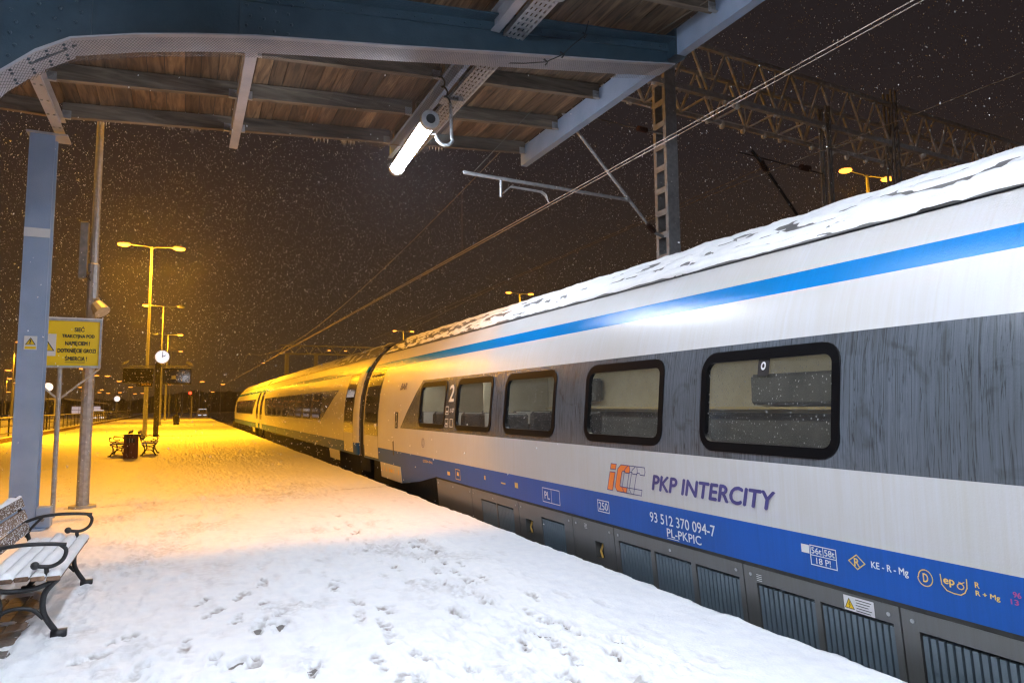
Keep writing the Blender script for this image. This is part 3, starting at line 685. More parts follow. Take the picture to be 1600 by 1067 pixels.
q = MB(); side_lines(q,[(3.615,.492),(3.40,.492),(3.40,.628),(3.615,.628)],.007); side_lines(q,[(3.615,.560),(3.40,.560)],.006,closed=False); side_lines(q,[(3.507,.560),(3.507,.628)],.005,closed=False); side_poly(q,[(3.695,.565),(3.625,.565),(3.625,.625),(3.695,.625)]); q.build('marking',WT,car)
side_text(car,'56t',3.605,3.52,.572,.616,WT,bold=.0008); side_text(car,'58t',3.495,3.412,.572,.616,WT,bold=.0008); side_text(car,'18 P!',3.57,3.45,.503,.547,WT,bold=.0008)
q = MB(); side_lines(q,[(3.237,.628),(3.178,.580),(3.237,.533),(3.30,.580)],.007); q.build('marking',YL,car)
side_text(car,'R',3.258,3.218,.552,.605,YL,bold=.0012)
side_text(car,'KE - R - Mg',3.13,2.875,.552,.608,WT,bold=.0012)
q = MB(); side_lines(q,[(2.765+.045*math.cos(a),.580+.048*math.sin(a)) for a in np.linspace(0,2*math.pi,25)[:-1]],.006); 
side_lines(q,[(2.672,.622),(2.668,.565),(2.64,.535),(2.60,.527),(2.56,.527),(2.535,.545),(2.52,.575),(2.518,.625)],.006,closed=False)
side_lines(q,[(2.556+.018*math.cos(a),.577+.016*math.sin(a)) for a in np.linspace(0,2*math.pi,15)[:-1]],.006); side_lines(q,[(2.565,.600),(2.55,.596),(2.535,.604)],.005,closed=False); q.build('marking',YL,car)
side_text(car,'D',2.781,2.750,.555,.606,YL,bold=.0012); side_text(car,'ep',2.655,2.592,.560,.604,YL,bold=.0015)
side_text(car,'R',2.474,2.450,.590,.622,YL,bold=.001); side_text(car,'R + Mg',2.474,2.345,.538,.574,YL,bold=.001)
side_text(car,'96',2.275,2.235,.585,.615,M['red'],bold=.001); side_text(car,'13 10',2.29,2.18,.545,.573,M['red'],bold=.001)
side_text(car,'BAR',14.15,13.72,1.99,2.12,M['navy'],shear=.3,bold=.010)
side_text(car,'2',11.10,10.88,1.72,2.00,WT,bold=.009)
q = MB()
for (a,b_,c__,d_) in ((11.22,11.08,1.50,1.63),(11.22,11.08,1.29,1.42),(10.98,10.86,1.29,1.42)):
    side_lines(q,[(a,c__),(b_,c__),(b_,d_),(a,d_)],.012)
side_poly(q,[(11.20,1.53),(11.10,1.53),(11.10,1.56),(11.20,1.56)]); side_poly(q,[(11.19,1.32),(11.11,1.32),(11.11,1.35),(11.19,1.35)])
q.build('marking',WT,car); side_text(car,'11-37',11.0,10.82,1.53,1.60,WT,bold=.002)
q = MB(); side_poly(q,[(14.32,1.18),(14.10,1.18),(14.10,1.52),(14.32,1.52)],.004); side_poly(q,[(14.50,.60),(14.42,.60),(14.42,.90),(14.50,.90)],.004); q.build('marking',M['black'],car)
q = MB(); side_lines(q,[(14.21+.06*math.cos(a),1.27+.055*math.sin(a)) for a in np.linspace(0,2*math.pi,13)[:-1]],.014,.006); side_lines(q,[(14.21,1.33),(14.21,1.44)],.016,.006,closed=False); side_poly(q,[(14.235,1.455),(14.185,1.455),(14.185,1.49),(14.235,1.49)],.006); q.build('marking',WT,car)
side_text(car,'(2224-94c',12.45,11.90,.585,.645,YL,bold=.001)
q = MB(); side_lines(q,[(10.75,.44),(10.55,.44),(10.55,.60),(10.75,.60)],.010); side_poly(q,[(10.70,.50),(10.60,.50),(10.62,.56),(10.68,.56)]); side_poly(q,[(8.50,.53),(8.40,.53),(8.40,.60),(8.50,.60)]); side_poly(q,[(8.95,.54),(8.80,.54),(8.80,.56),(8.95,.56)]); side_poly(q,[(9.55,.54),(9.50,.54),(9.50,.60),(9.55,.60)]); side_poly(q,[(11.15,.47),(11.02,.47),(11.02,.53),(11.15,.53)]); q.build('marking',YL,car)
q = MB(); side_lines(q,[(12.42+.09*math.cos(a),.955+.085*math.sin(a)) for a in np.linspace(0,2*math.pi,9)[:-1]],.012); side_lines(q,[(12.45,.91),(12.45,1.0),(12.40,1.0),(12.40,.91)],.010); q.build('marking',M['navy'],car)
# warning label on a skirt panel
q = MB(); side_poly(q,[(3.375,.238),(3.145,.238),(3.145,.338),(3.375,.338)],.004); q.build('warning_label',WT,car)
q = MB(); side_poly(q,[(3.365,.255),(3.295,.255),(3.33,.322)],.006); q.build('warning_label',M['yellow'],car)
q = MB(); side_lines(q,[(3.365,.255),(3.295,.255),(3.33,.322)],.004,.007); side_lines(q,[(3.325,.300),(3.335,.282),(3.325,.280),(3.332,.262)],.004,.007,closed=False)
for k in range(5): side_lines(q,[(3.28-.004*(k%2),.322-.018*k),(3.165+.012*(k%3),.322-.018*k)],.005,.006,closed=False)
q.build('warning_label',M['black'],car)
q = MB()
for yy,zz in ((4.17,.30),(6.75,.31)):
    for k in range(4): side_lines(q,[(yy,zz-.015*k),(yy-.05,zz-.015*k)],.004,.004,closed=False)
q.build('marking',WT,car)
# interior of the near car
q = MB(); q.box(4.25,6.9,.8,15.6,.45,.5); q.build('interior_floor', M['in_floor'], car)
q = MB(); q.add([(6.72,.8,1.52),(6.72,15.6,1.52),(6.72,15.6,2.4),(6.72,.8,2.4)],[(0,3,2,1)],0); q.add([(6.72,.8,.5),(6.72,15.6,.5),(6.72,15.6,1.52),(6.72,.8,1.52)],[(0,3,2,1)],1)
q.add([(4.30,.8,2.38),(6.72,.8,2.38),(6.72,15.6,2.38),(4.30,15.6,2.38)],[(0,1,2,3)],0)
for yy in (.8,15.6,12.3): q.box(5.3 if yy == 12.3 else 4.32,6.72,yy-.02,yy+.02,.5,2.38,0)
q.build('interior_lining',[M['in_wall'],M['in_low']],car)
q = MB(); q.box(6.45,6.715,.85,11.9,1.57,1.60); q.build('counter', M['in_ledge'], car)
q = MB(); q.box(6.40,6.70,5.1,6.45,1.62,2.0); q.box(6.5,6.7,10.2,11.2,1.7,2.1); q.build('bar_cabinet', M['in_low'], car, bevel=.04, kind='stuff')
q = MB(); q.box(4.9,5.02,.9,15.4,2.355,2.375); q.build('ceiling_strip', M['strip_glow'], car)
seat0 = None
for k,yy in enumerate((9.55,10.35,11.25,11.95,12.75,13.5)):
    for xx in (4.62,5.98):
        q = MB(); q.obox((xx,yy,1.15),(.22,0,0),(0,.06,0),(0,.05 if k%2 else -.05,.38)); q.obox((xx,yy+(.22 if k%2==0 else -.22),.9),(.22,0,0),(0,.22,0),(0,0,.07))
        s_ = q.build('seat', M['in_seat'], car, bevel=.05)
        q = MB(); q.obox((xx,yy-.065,1.40),(.17,0,0),(0,.012,0),(0,0,.12)); q.build('headrest_cover', M['white'], car)

# ---- second and third car
def far_car(y0, y1, label, bands, doors, nose=0, wins=()):
    c = empty('train_car', (XC,(y0+y1)/2,-.95), label, 'train car', 'cars of the long white and blue train')
    car_body(c, y0, y1, bands, [], nose)
    for a,b in doors: side_door(c,a,b,.44,2.5)
    for a,b in wins:
        w = empty('window',(prof(1.65),(a+b)/2,1.65)); w.parent = c; w.location -= wloc(c)
        q = MB(); zs = np.linspace(1.25,2.08,5); q.add([side(yy,zz,.006) for zz in zs for yy in (a,b)],[(2*k,2*k+1,2*k+3,2*k+2) for k in range(4)]); q.build('pane', M['dark_glass'], w, smooth=True)
        q = MB(); side_lines(q, rrect(a,b,1.25,2.08,.14,3), .05, .007); q.build('frame', M['rubber'], w)
    q = MB(); q.box(4.35,6.7,y0+.4,y1-.8,-.45,.395); q.build('underframe', M['dark'], c)
    for yy in (y0+2.2,y0+4.9,y1-4.9,y1-2.2): wheel_(c,yy)
    q = MB(); q.add([side(y0+.4,2.948,.006),side(y1-(nose or .4),2.948,.006),side(y1-(nose or .4),2.968,.006),side(y0+.4,2.968,.006)],[(0,3,2,1)]); q.build('gutter', M['rubber'], c)
    q = MB(); a = y0+2.2
    q.add([side(a,.10),side(a+1.5,.10),side(a+1.5,.385),side(a,.385)],[(0,3,2,1)]); q.build('equipment_box', M['p_white'], c)
    return c
car2 = far_car(17.95,43.1,'middle train car with one long slanted dark window band','x' and [(23.0,20.6,40.0,41.0)],[(18.35,19.45),(41.7,42.8)],0,[(23.3+1.98*k,24.75+1.98*k) for k in range(8)])
roof_snow(car2, 18.1, 42.9, lambda y,t: np.clip(-.15+.085*(y-21.5),-.5,.75)*(y>0)-.05*t, step=.12, seed=2)
car3 = far_car(43.7,70.5,'farthest train car with rounded nose at the head of the train','x' and [(47.5,46.,62.,63.)],[(44.0,45.1)],8.5,[(48+2.0*k,49.45+2.0*k) for k in range(7)])
roof_snow(car3, 43.9, 62.5, lambda y,t: .4-.1*t, step=.2, seed=3)
side_text(car2,'INTERCITY',20.35,18.9,2.28,2.42,M['navy'],bold=.004) if False else None
# nose end: windscreen cap closes the nose
q = MB(); 
nz = [.385,.7,1.19,1.5,1.9,2.33,2.69,3.04,3.46]
def nosep(z,s):
    x = XC-(XC-prof(z))*(1-.055)*(1-.42); zz = .385+(z-.05*max(0,(z-2.9)/.46)-.385)*.5; return (2*XC-x if s else x,70.5,zz)
L_ = [nosep(z,0) for z in nz]; R_ = [nosep(z,1) for z in nz]
q.add(L_+R_,[(i,i+1,len(nz)+i+1,len(nz)+i) for i in range(len(nz)-1)]); q.build('nose_cap', M['p_white'], car3)
q = MB(); q.box(4.75,6.3,70.3,70.9,-.45,.38); q.build('coupler_cover', M['dark'], car3)
# bellows between cars
for (a,b,par) in ((Y1-.12,18.07,car),(42.98,43.82,car2)):
    q = MB(); n = 7; zs = [.0,.6,1.2,1.9,2.3,2.7,3.0,3.15]
    for k in range(n):
        t0 = a+(b-a)*k/n; t1 = a+(b-a)*(k+1)/n
        for j in range(len(zs)-1):
            for (ya,yb,oa,ob) in ((t0,(t0+t1)/2,-.16,-.10),((t0+t1)/2,t1,-.10,-.16)):
                q.add([side(ya,zs[j],oa),side(yb,zs[j],ob),side(yb,zs[j+1],ob),side(ya,zs[j+1],oa)],[(0,3,2,1)])
        q.add([(4.9,t0,3.22),(6.1,t0,3.22),(6.1,t1,3.22),(4.9,t1,3.22)],[(0,1,2,3)])
    q.build('gangway_bellows', M['bellows'], par)
    for yy in ((Y1-.02,17.96) if par is car else (43.08,43.71)):
        q = MB(); zs2 = [.385,.7,1.2,1.9,2.33,2.69,2.95,3.15,3.36]
        q.add([side(yy,z,o_) for z in zs2 for o_ in (-.09,-.60)],[(2*k,2*k+1,2*k+3,2*k+2) for k in range(len(zs2)-1)]); q.build('end_wall', M['p_roof'], par)

# ------------------------------------------------------------------ platform canopy
def jz(x): return 6.02+.085*(x-.55) if x > -1.75 else 6.02+.085*(-1.75-.55)+.01*(-1.75-x)   # underside of the joists
can = empty('canopy', (-1.9,7,0), 'large station canopy with plank roof, wooden joists and dark blue riveted girder overhead', 'canopy')
YE = 11.42
# roof planks, each a part
xw = -3.6; base = None
while xw < 5.84:
    w = random.choice([.19,.21,.235,.24,.25]); x1 = min(xw+w,5.84); g_ = .005
    za, zb_ = jz(xw)+.222, jz(x1)+.222; dz = random.uniform(0,.006)
    segs = [YE+random.uniform(-.02,.03), 6.1+random.uniform(-.05,.05), .4, -6.0, -12.5]
    for k in range(4):
        ya, yb = segs[k+1]+.004, segs[k]-.004; zc = .0
        q = MB(); q.add([(xw+g_,ya,za+dz),(x1-g_,ya,zb_+dz),(x1-g_,yb,zb_+dz),(xw+g_,yb,za+dz),(xw+g_,ya,za+.03),(x1-g_,ya,zb_+.03),(x1-g_,yb,zb_+.03),(xw+g_,yb,za+.03)],
              [(0,3,2,1),(4,5,6,7),(0,1,5,4),(1,2,6,5),(2,3,7,6),(3,0,4,7)])
        q.build('roof_plank', M['plank'], can)
    xw = x1
q = MB()   # roofing felt over the planks, closes the gaps
for (a,b) in ((-3.6,-1.75),(-1.75,5.86)):
    q.add([(a,-12.5,jz(a)+.262),(b,-12.5,jz(b)+.262),(b,YE,jz(b)+.262),(a,YE,jz(a)+.262)],[(0,1,2,3)])
q.build('roof_felt', M['rubber'], can)
# joists
for yj in (11.37,10.09,8.77,7.46,6.15,4.84,3.5,2.2,.9,-.4,-1.7,-3.0,-4.3,-5.6,-6.9,-8.2,-9.5):
    for (xa,xb) in ((-3.6,-1.75),(-1.70,.56),(.64,3.12),(3.20,5.76)):
        q = MB(); za, zb_ = jz(xa), jz(xb)
        q.add([(xa,yj-.045,za),(xb,yj-.045,zb_),(xb,yj+.045,zb_),(xa,yj+.045,za),(xa,yj-.045,za+.215),(xb,yj-.045,zb_+.215),(xb,yj+.045,zb_+.215),(xa,yj+.045,za+.215)],
              [(0,3,2,1),(4,5,6,7),(0,1,5,4),(1,2,6,5),(2,3,7,6),(3,0,4,7)]); q.build('joist', M['joist'], can)
# longitudinal steel purlins (I sections)
def ibeam(x, z0, h_, w, ya, yb, mt, name='purlin'):
    q = MB(); t = .014
    q.box(x-w/2,x+w/2,ya,yb,z0,z0+t); q.box(x-.005,x+.005,ya,yb,z0+t,z0+h_-t); q.box(x-w/2,x+w/2,ya,yb,z0+h_-t,z0+h_)
    return q.build(name, mt, can)
ibeam(-1.735,5.63,.19,.13,7.1,YE+.1,M['girder_light']); ibeam(-1.735,5.63,.19,.13,-12.4,7.0,M['girder_light'])
ibeam(.60,5.78,.24,.125,7.15,YE+.08,M['girder_light']); ibeam(.60,5.78,.24,.125,-12.4,6.95,M['girder_light'])
ibeam(3.16,6.00,.24,.07,7.15,YE+.05,M['steel_blue']); ibeam(3.16,6.00,.24,.11,-12.4,6.95,M['girder_light'])
# rivet holes / bolt heads under the first purlin
q = MB()
for k in range(9):
    y = 7.4+k*.48
    for s in (-.035,.035): q.tube([(-1.735+s,y,5.632),(-1.735+s,y,5.620)],.016,7)
q.build('bolt', M['galv_dark'], can)
# perforated cable tray
q = MB(); xa,xb = 3.30,3.56; zt = 6.02
cols = 4; per = .11
for c__ in range(cols+1):
    wc = (xb-xa)/(cols+.6); x0 = xa+c__*wc; q.box(x0,min(x0+wc*.62,xb),3.0,YE-.1,zt,zt+.006)
for c__ in range(cols):
    x0 = xa+c__*wc+wc*.62; y = 3.0
    while y < YE-.2:
        q.box(x0,x0+wc*.38,y,y+.045,zt+.0002,zt+.0058); y += per
q.box(xa,xa+.004,3,YE-.1,zt+.006,zt+.06); q.box(xb-.004,xb,3,YE-.1,zt+.006,zt+.06)
q.build('cable_tray', M['galv'], can)
# fascia channel along the platform edge
for (ya,yb) in ((7.22,YE+.1),(-12.4,6.85)):
    q = MB(); q.box(5.77,5.785,ya,yb,6.275,6.60); q.box(5.77,5.90,ya,yb,6.26,6.275); q.box(5.77,5.90,ya,yb,6.60,6.615); q.build('fascia_beam', M['steel_blue'], can)
q = MB(); q.box(5.74,5.93,6.85,7.22,6.258,6.618); q.build('gusset', M['girder'], can)
# angle brackets with bolts where joists meet steel
br0 = None
for (x, zz) in ((-1.64,0),(.50,0),(.70,0),(3.06,0),(3.28,0),(5.70,0)):
    for yj in (11.37,10.09,8.77,4.84,3.5,6.15):
        if br0 is None:
            q = MB(); q.box(-.055,.055,-.004,.004,0,.13); q.box(-.055,.055,-.05,0,-.004,.004); q.tube([(-.02,-.02,.06),(-.02,.01,.06)],.014,6); q.tube([(.025,-.03,.09),(.025,.01,.09)],.014,6)
            br0 = q.build('joist_bracket', M['galv'], can); br0.location = V((x,yj-.05,jz(x)-.035))-wloc(can); 
            for v in br0.data.vertices: v.co += wloc(can)
        else:
            o = br0.copy(); COL.objects.link(o); o.parent = can; o.location = V((x,yj-.05,jz(x)-.035))-wloc(can)
# girder: web, flanges, splice plates, rivets
bx = [-3.3,-2.6,-2.1,-1.85,-1.7,-1.5,-1.25,-1.0,-.5,0,.53,2.,3.4,5.0,5.76]
bz = [3.0,3.05,3.3,3.9,4.22,4.50,4.75,4.92,5.07,5.19,5.30,5.53,5.76,6.01,6.14]
def gtop(x): return 5.95+.125*(x-1.57) if x>1.57 else 5.95+.125*(x-1.57)
def gbot(x): return float(np.interp(x,bx,bz))
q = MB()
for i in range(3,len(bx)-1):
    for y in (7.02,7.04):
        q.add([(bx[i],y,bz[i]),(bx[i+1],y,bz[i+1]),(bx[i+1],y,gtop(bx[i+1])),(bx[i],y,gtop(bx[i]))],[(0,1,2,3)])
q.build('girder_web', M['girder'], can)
def ribbon(xs_, zf, y0, y1, t, name, mt, dz=0):
    q = MB(); n = len(xs_)
    for i in range(n-1):
        a,b = xs_[i],xs_[i+1]; za,zb_ = zf(a)+dz,zf(b)+dz
        q.add([(a,y0,za),(b,y0,zb_),(b,y1,zb_),(a,y1,za),(a,y0,za+t),(b,y0,zb_+t),(b,y1,zb_+t),(a,y1,za+t)],[(0,3,2,1),(4,5,6,7),(0,1,5,4),(2,3,7,6)]+([(3,0,4,7)] if i==0 else [])+([(1,2,6,5)] if i==n-2 else []))
    return q.build(name, mt, can)
flx = [-1.85,-1.7,-1.6,-1.5,-1.37,-1.25,-1.12,-1.0,-.5,0,.53,1.3,2,3.4,5.0,5.74]
ribbon(flx, gbot, 6.86, 7.21, .016, 'girder_flange', M['girder_light'], -.016)
ribbon([x for x in flx if x <= -.99], gbot, 6.85, 7.22, .014, 'splice_plate', M['girder_light'], -.034)
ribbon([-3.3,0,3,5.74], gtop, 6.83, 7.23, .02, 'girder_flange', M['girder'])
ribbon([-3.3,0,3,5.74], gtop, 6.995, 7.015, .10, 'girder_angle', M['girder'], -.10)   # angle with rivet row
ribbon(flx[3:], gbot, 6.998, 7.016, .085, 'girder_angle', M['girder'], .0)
def plate(x0,x1,ztop=None):
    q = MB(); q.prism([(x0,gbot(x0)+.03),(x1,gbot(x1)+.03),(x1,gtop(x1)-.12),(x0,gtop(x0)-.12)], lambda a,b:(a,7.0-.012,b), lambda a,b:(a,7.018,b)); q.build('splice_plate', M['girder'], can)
plate(-1.52,-.86); plate(.39,.95); 
q = MB()
def rivet(x,z,y=6.988,r=.019): q.sphere((x,y,z),r,7,4,1.)
for (xa,xb) in ((-1.46,-.92),(.45,.90)):
    k = 0; z = gbot(xa)+.16
    while z < gtop(xb)-.1:
        for j in range(4):
            x = xa+(xb-xa)*(j+.25*(k%2))/3.4
            if z > gbot(x)+.09: rivet(x,z,6.986)
        z += .105; k += 1
x = -1.2
while x < 5.7:
    rivet(x, gtop(x)-.055, 6.993, .013); x += .20
for x in np.arange(-1.8,-.98,.125):
    for y in (6.90,6.97,7.10,7.17): q.sphere((x,y,gbot(x)-.036),.017,7,4,.7)
for x in (5.3,5.45,5.6,5.7):
    rivet(x,gtop(x)-.05,6.993,.016); rivet(x,gbot(x)+.07,6.993,.016)
q.build('rivet', M['girder'], can)
# post at the girder (stands left of the picture) and snow on the roof
q = MB(); q.box(-2.05,-1.75,6.86,6.88,-.03,5.5); q.box(-2.05,-1.75,7.19,7.21,-.03,5.5); q.box(-1.907,-1.893,6.88,7.19,-.03,5.5)
q.box(-2.05,-1.75,-5.14,-5.12,-.03,5.5); q.box(-2.05,-1.75,-4.8,-4.78,-.03,5.5); q.box(-1.907,-1.893,-5.12,-4.8,-.03,5.5)
q.build('post', M['steel_blue'], can)
yy = np.arange(-12.5,YE+.06,.09); xx = np.arange(-3.6,5.93,.12); GX,GY = np.meshgrid(xx,yy)
GZ = np.vectorize(jz)(GX)+.40+.03*fbm(GX,GY,.8,3,1); GZ[0,:]-=.13; GZ[-1,:]-=.13; GZ[:,-1]-=.12; GZ[:,0]-=.13
grid_mesh('roof_snow', GX, GY, GZ, M['snow_soft'], can)
# ragged snow and ice hanging below the roof end
q = MB()
for (x,w,hh) in ((-1.20,.18,.06),(-.30,.10,.04),(.0,.05,.09),(.06,.10,.05),(1.95,.30,.06),(2.35,.09,.11),(2.48,.12,.13),(3.6,.35,.05),(4.0,.3,.07),(5.84,.05,.07)):
    z = jz(min(x,5.8))+.235 if x<5.8 else 6.27; zb = jz(min(x,5.8))+.0
    n = 5
    for i in range(n):
        xa = x+w*(i-n/2)/n; 
        hh_ = hh*random.uniform(.4,1)
        q.add([(xa,YE+.03,z),(xa+w/n*1.3,YE+.03,z),(xa+w/n*.6,YE+.035,zb-hh_),(xa,YE+.09,z),(xa+w/n*1.3,YE+.09,z)],[(0,1,2),(3,2,4),(0,2,3),(1,4,2),(0,3,4,1)])
q.build('icicle', M['snow_soft'], can)
# far-side steel post carrying the first purlin
po = empty('canopy_post', (-1.92,11.53,0), 'light blue steel H post with white band and warning sticker at the canopy end', 'post')
q = MB(); x0,x1 = -2.08,-1.775
q.box(x0,x1,11.40,11.422,-.03,5.56); q.box(x0,x1,11.66,11.682,-.03,5.56); q.box(-1.935,-1.92,11.422,11.66,-.03,5.56)
q.build('shaft', M['steel_blue'], po)
q = MB(); q.box(x0-.001,x1+.001,11.395,11.3985,4.06,4.19); q.build('white_band', M['white'], po)
q = MB(); q.box(x0-.12,x1+.12,11.32,11.76,-.03,.02); q.box(-1.775,-1.60,11.43,11.65,0.02,.30); q.box(-2.28,-2.08,11.43,11.65,.02,.30); q.build('base_bracket', M['steel_blue'], po, bevel=.01)
q = MB(); 
for (bx_,by_) in ((-1.68,11.42),(-1.68,11.38)): q.tube([(bx_,by_-.03,.14),(bx_,by_+.04,.14)],.022,6)
q.build('bolt', M['galv_dark'], po)
q = MB(); q.box(-2.12,-1.62,11.36,11.72,5.56,5.585); q.build('cap_plate', M['girder_light'], po)
# sticker
q = MB(); q.box(-2.005,-1.855,11.392,11.395,2.47,2.66); q.build('sticker', M['white'], po)
q = MB(); q.box(-1.995,-1.865,11.389,11.3915,2.48,2.515); q.build('sticker', M['yellow'], po)
def tri(q, cx_, cz_, r, y, t=.003): q.prism([(cx_-r,cz_-r*.6),(cx_+r,cz_-r*.6),(cx_,cz_+r*1.05)], lambda a,b:(a,y,b), lambda a,b:(a,y+t,b))
q = MB(); tri(q,-1.93,2.575,.062,11.388); q.build('sticker', M['black'], po)
q = MB(); tri(q,-1.93,2.573,.048,11.385); q.build('sticker', M['yellow'], po)
q = MB(); q.bar((-1.935,11.382,2.61),(-1.925,11.382,2.575),.004,.012); q.bar((-1.925,11.382,2.578),(-1.94,11.382,2.572),.004,.008); q.bar((-1.94,11.382,2.572),(-1.93,11.382,2.55),.004,.010); q.build('sticker', M['black'], po)

# ------------------------------------------------------------------ tubular lamps under the canopy
def tube_lamp(org, d, L=1.93, hook=True, label='', grp=None, glow='tube_glow'):
    org = V(org); d = V(d).normalized(); s_ = d.cross(V((0,0,1))).normalized(); up = s_.cross(d)
    t = empty('tube_lamp', org, label, 'lamp', grp)
    r = .105; e_ = org+d*L
    q = MB(); q.tube([org+d*.07-up*.012,e_-d*.05-up*.012], r*.86, 14); q.build('diffuser', M[glow], t, smooth=False)
    q = MB()                        # upper metal gutter, open below
    n = 9; A = [math.radians(a) for a in np.linspace(-10,190,n)]
    rings = [[c_+(s_*math.cos(a)+up*math.sin(a))*r*1.03 for a in A] for c_ in (org+d*.02,e_-d*.02)]
    q.add(rings[0]+rings[1],[(i,i+1,n+i+1,n+i) for i in range(n-1)]); q.build('housing', M['galv_dark'], t, smooth=True)
    for a_,b_ in ((org-d*.02,org+d*.08),(e_-d*.07,e_+d*.02)):
        q = MB(); q.tube([a_,b_],r*1.12,16); q.tube([a_-d*.006,a_],[r*.7,r*1.12],16); q.build('end_cap', M['galv'], t, smooth=False)
    q = MB(); q.tube([org-d*.034,org-d*.024],r*.58,14); q.build('cap_disc', M['black'], t)
    for k in (.22,.78):
        c_ = org+d*L*k; q = MB(); q.tube([c_+up*r,c_+up*(r+.04)],.03,8); q.build('strap', M['galv'], t)
    if hook:
        c0 = V((3.30,8.84,6.0)); low = V((3.33,8.84,5.42))
        pts = [c0, V((3.32,8.84,5.75)), low]
        for k in range(1,9):
            a = math.pi*k/8; pts.append(V((3.19+.14*math.cos(a),8.78-.05*k/8,5.42-.14*math.sin(a))))
        pts.append(org+d*.78+up*r*.9)
        q = MB(); q.tube(pts,.024,9); q.build('hook_pipe', M['galv'], t, smooth=True)
        q = MB(); q.box(3.18,3.46,8.78,8.90,5.965,6.0); q.box(3.17,3.24,8.74,8.94,5.955,6.03); q.box(3.40,3.47,8.74,8.94,5.955,6.03); q.build('clamp', M['galv'], t)
    else:
        for k in (.22,.78):
            c_ = org+d*L*k+up*r; q = MB(); q.tube([c_,V((c_.x,c_.y,jz(c_.x)))],.012,6); q.build('hanger', M['galv'], t)
    return t
tube_lamp((2.73,8.02,5.28),(.058,1,0), label='glowing white tube lamp hanging on a hooked pipe under the canopy', grp='tube lamps under the canopy')
for k,yy in enumerate((3.0,-1.2,-5.4)):
    tube_lamp((2.73,yy,5.28),(.058,1,0),1.93,False,('nearest','second','farthest')[k]+' tube lamp in the row behind the viewer, nearer the train','tube lamps under the canopy',glow='tube_glow_soft')
for k,yy in enumerate((2.2,-.6,-3.6)):  # unseen middle row, added to brighten the platform snow more than the train
    tube_lamp((.2,yy,5.35),(0,1,0),1.93,False,('nearest','second','farthest')[k]+' tube lamp of an added middle row, unseen, brightening the platform','tube lamps under the canopy',glow='tube_glow_added')
# insulator-like spring beside the lamp and hanging cable
q = MB(); pts = [(3.02+.03*math.cos(t_),8.15+.20*t_/12,5.62+.35*t_/12+.03*math.sin(t_)) for t_ in np.linspace(0,30,90)]
q.tube(pts,.012,5); q.build('flex_conduit', M['black'], bpy.data.objects['tube_lamp'])
cb_ = empty('hanging_cable', (3.7,6.6,5.6), 'thin dark cable with clips looping across the girder right of the tube lamp', 'cable')
q = MB(); P_ = [(4.36,6.80,6.35),(4.30,6.80,6.15),(4.12,6.82,5.98),(3.98,6.80,5.83),(3.78,6.85,5.72),(3.55,6.95,5.70),(3.0,7.6,5.9)]; q.tube(P_,.007,5); q.build('cable', M['black'], cb_)
q = MB()
for i in (1,3,4):
    q.tube([V(P_[i])+V((-.03,0,.03)),V(P_[i])+V((.02,-.01,0)),V(P_[i])+V((-.01,0,-.04))],.011,5)
q.build('clip', M['black'], cb_)

# bird netting under the girder flange and draped behind the lamp
q = MB()
def strand(a,b,r=.0014):
    a=V(a);b=V(b);t=(b-a).normalized();u=t.orthogonal().normalized()*r;w=t.cross(u)
    q.add([a+u,a-u*.5+w*.87,a-u*.5-w*.87,b+u,b-u*.5+w*.87,b-u*.5-w*.87],[(0,1,4,3),(1,2,5,4),(2,0,3,5)])
x = -1.6; y0_,y1_ = 6.84,7.24
while x < 5.55:
    for dx_ in (.20,-.20):
        a,b = (x,x+dx_)
        strand((a,y0_,gbot(a)-.055),(b,y1_,gbot(b)-.055))
    x += .028
n1 = MB
net = q.build('bird_net', M['black'], None, label='fine dark bird netting stretched under the pale flange of the blue girder', cat='netting', kind='stuff')
q = MB()
def drape(u,v):      # u across (0 left..1 lamp), v from girder (0) to roof end (1)
    x = 1.75+1.55*u; y = 7.3+3.9*v
    z = jz(x)-.10-.62*math.sin(math.pi*min(1,v*1.02))*(u**2.0)-.05*math.sin(6*u+4*v)
    return (x,y,z)
N = 64
for i in range(N+1):
    for j in range(30):
        a = drape(i/N,j/30); b = drape(i/N,(j+1)/30); strand(a,b,.0010)
for j in range(0,101):
    for i in range(0,16):
        a = drape(i/16,j/100); b = drape((i+1)/16,j/100); strand(a,b,.0010)
q.build('bird_net', M['black'], None, label='dark bird netting sagging from the wooden joists to the glowing tube lamp', cat='netting', kind='stuff')

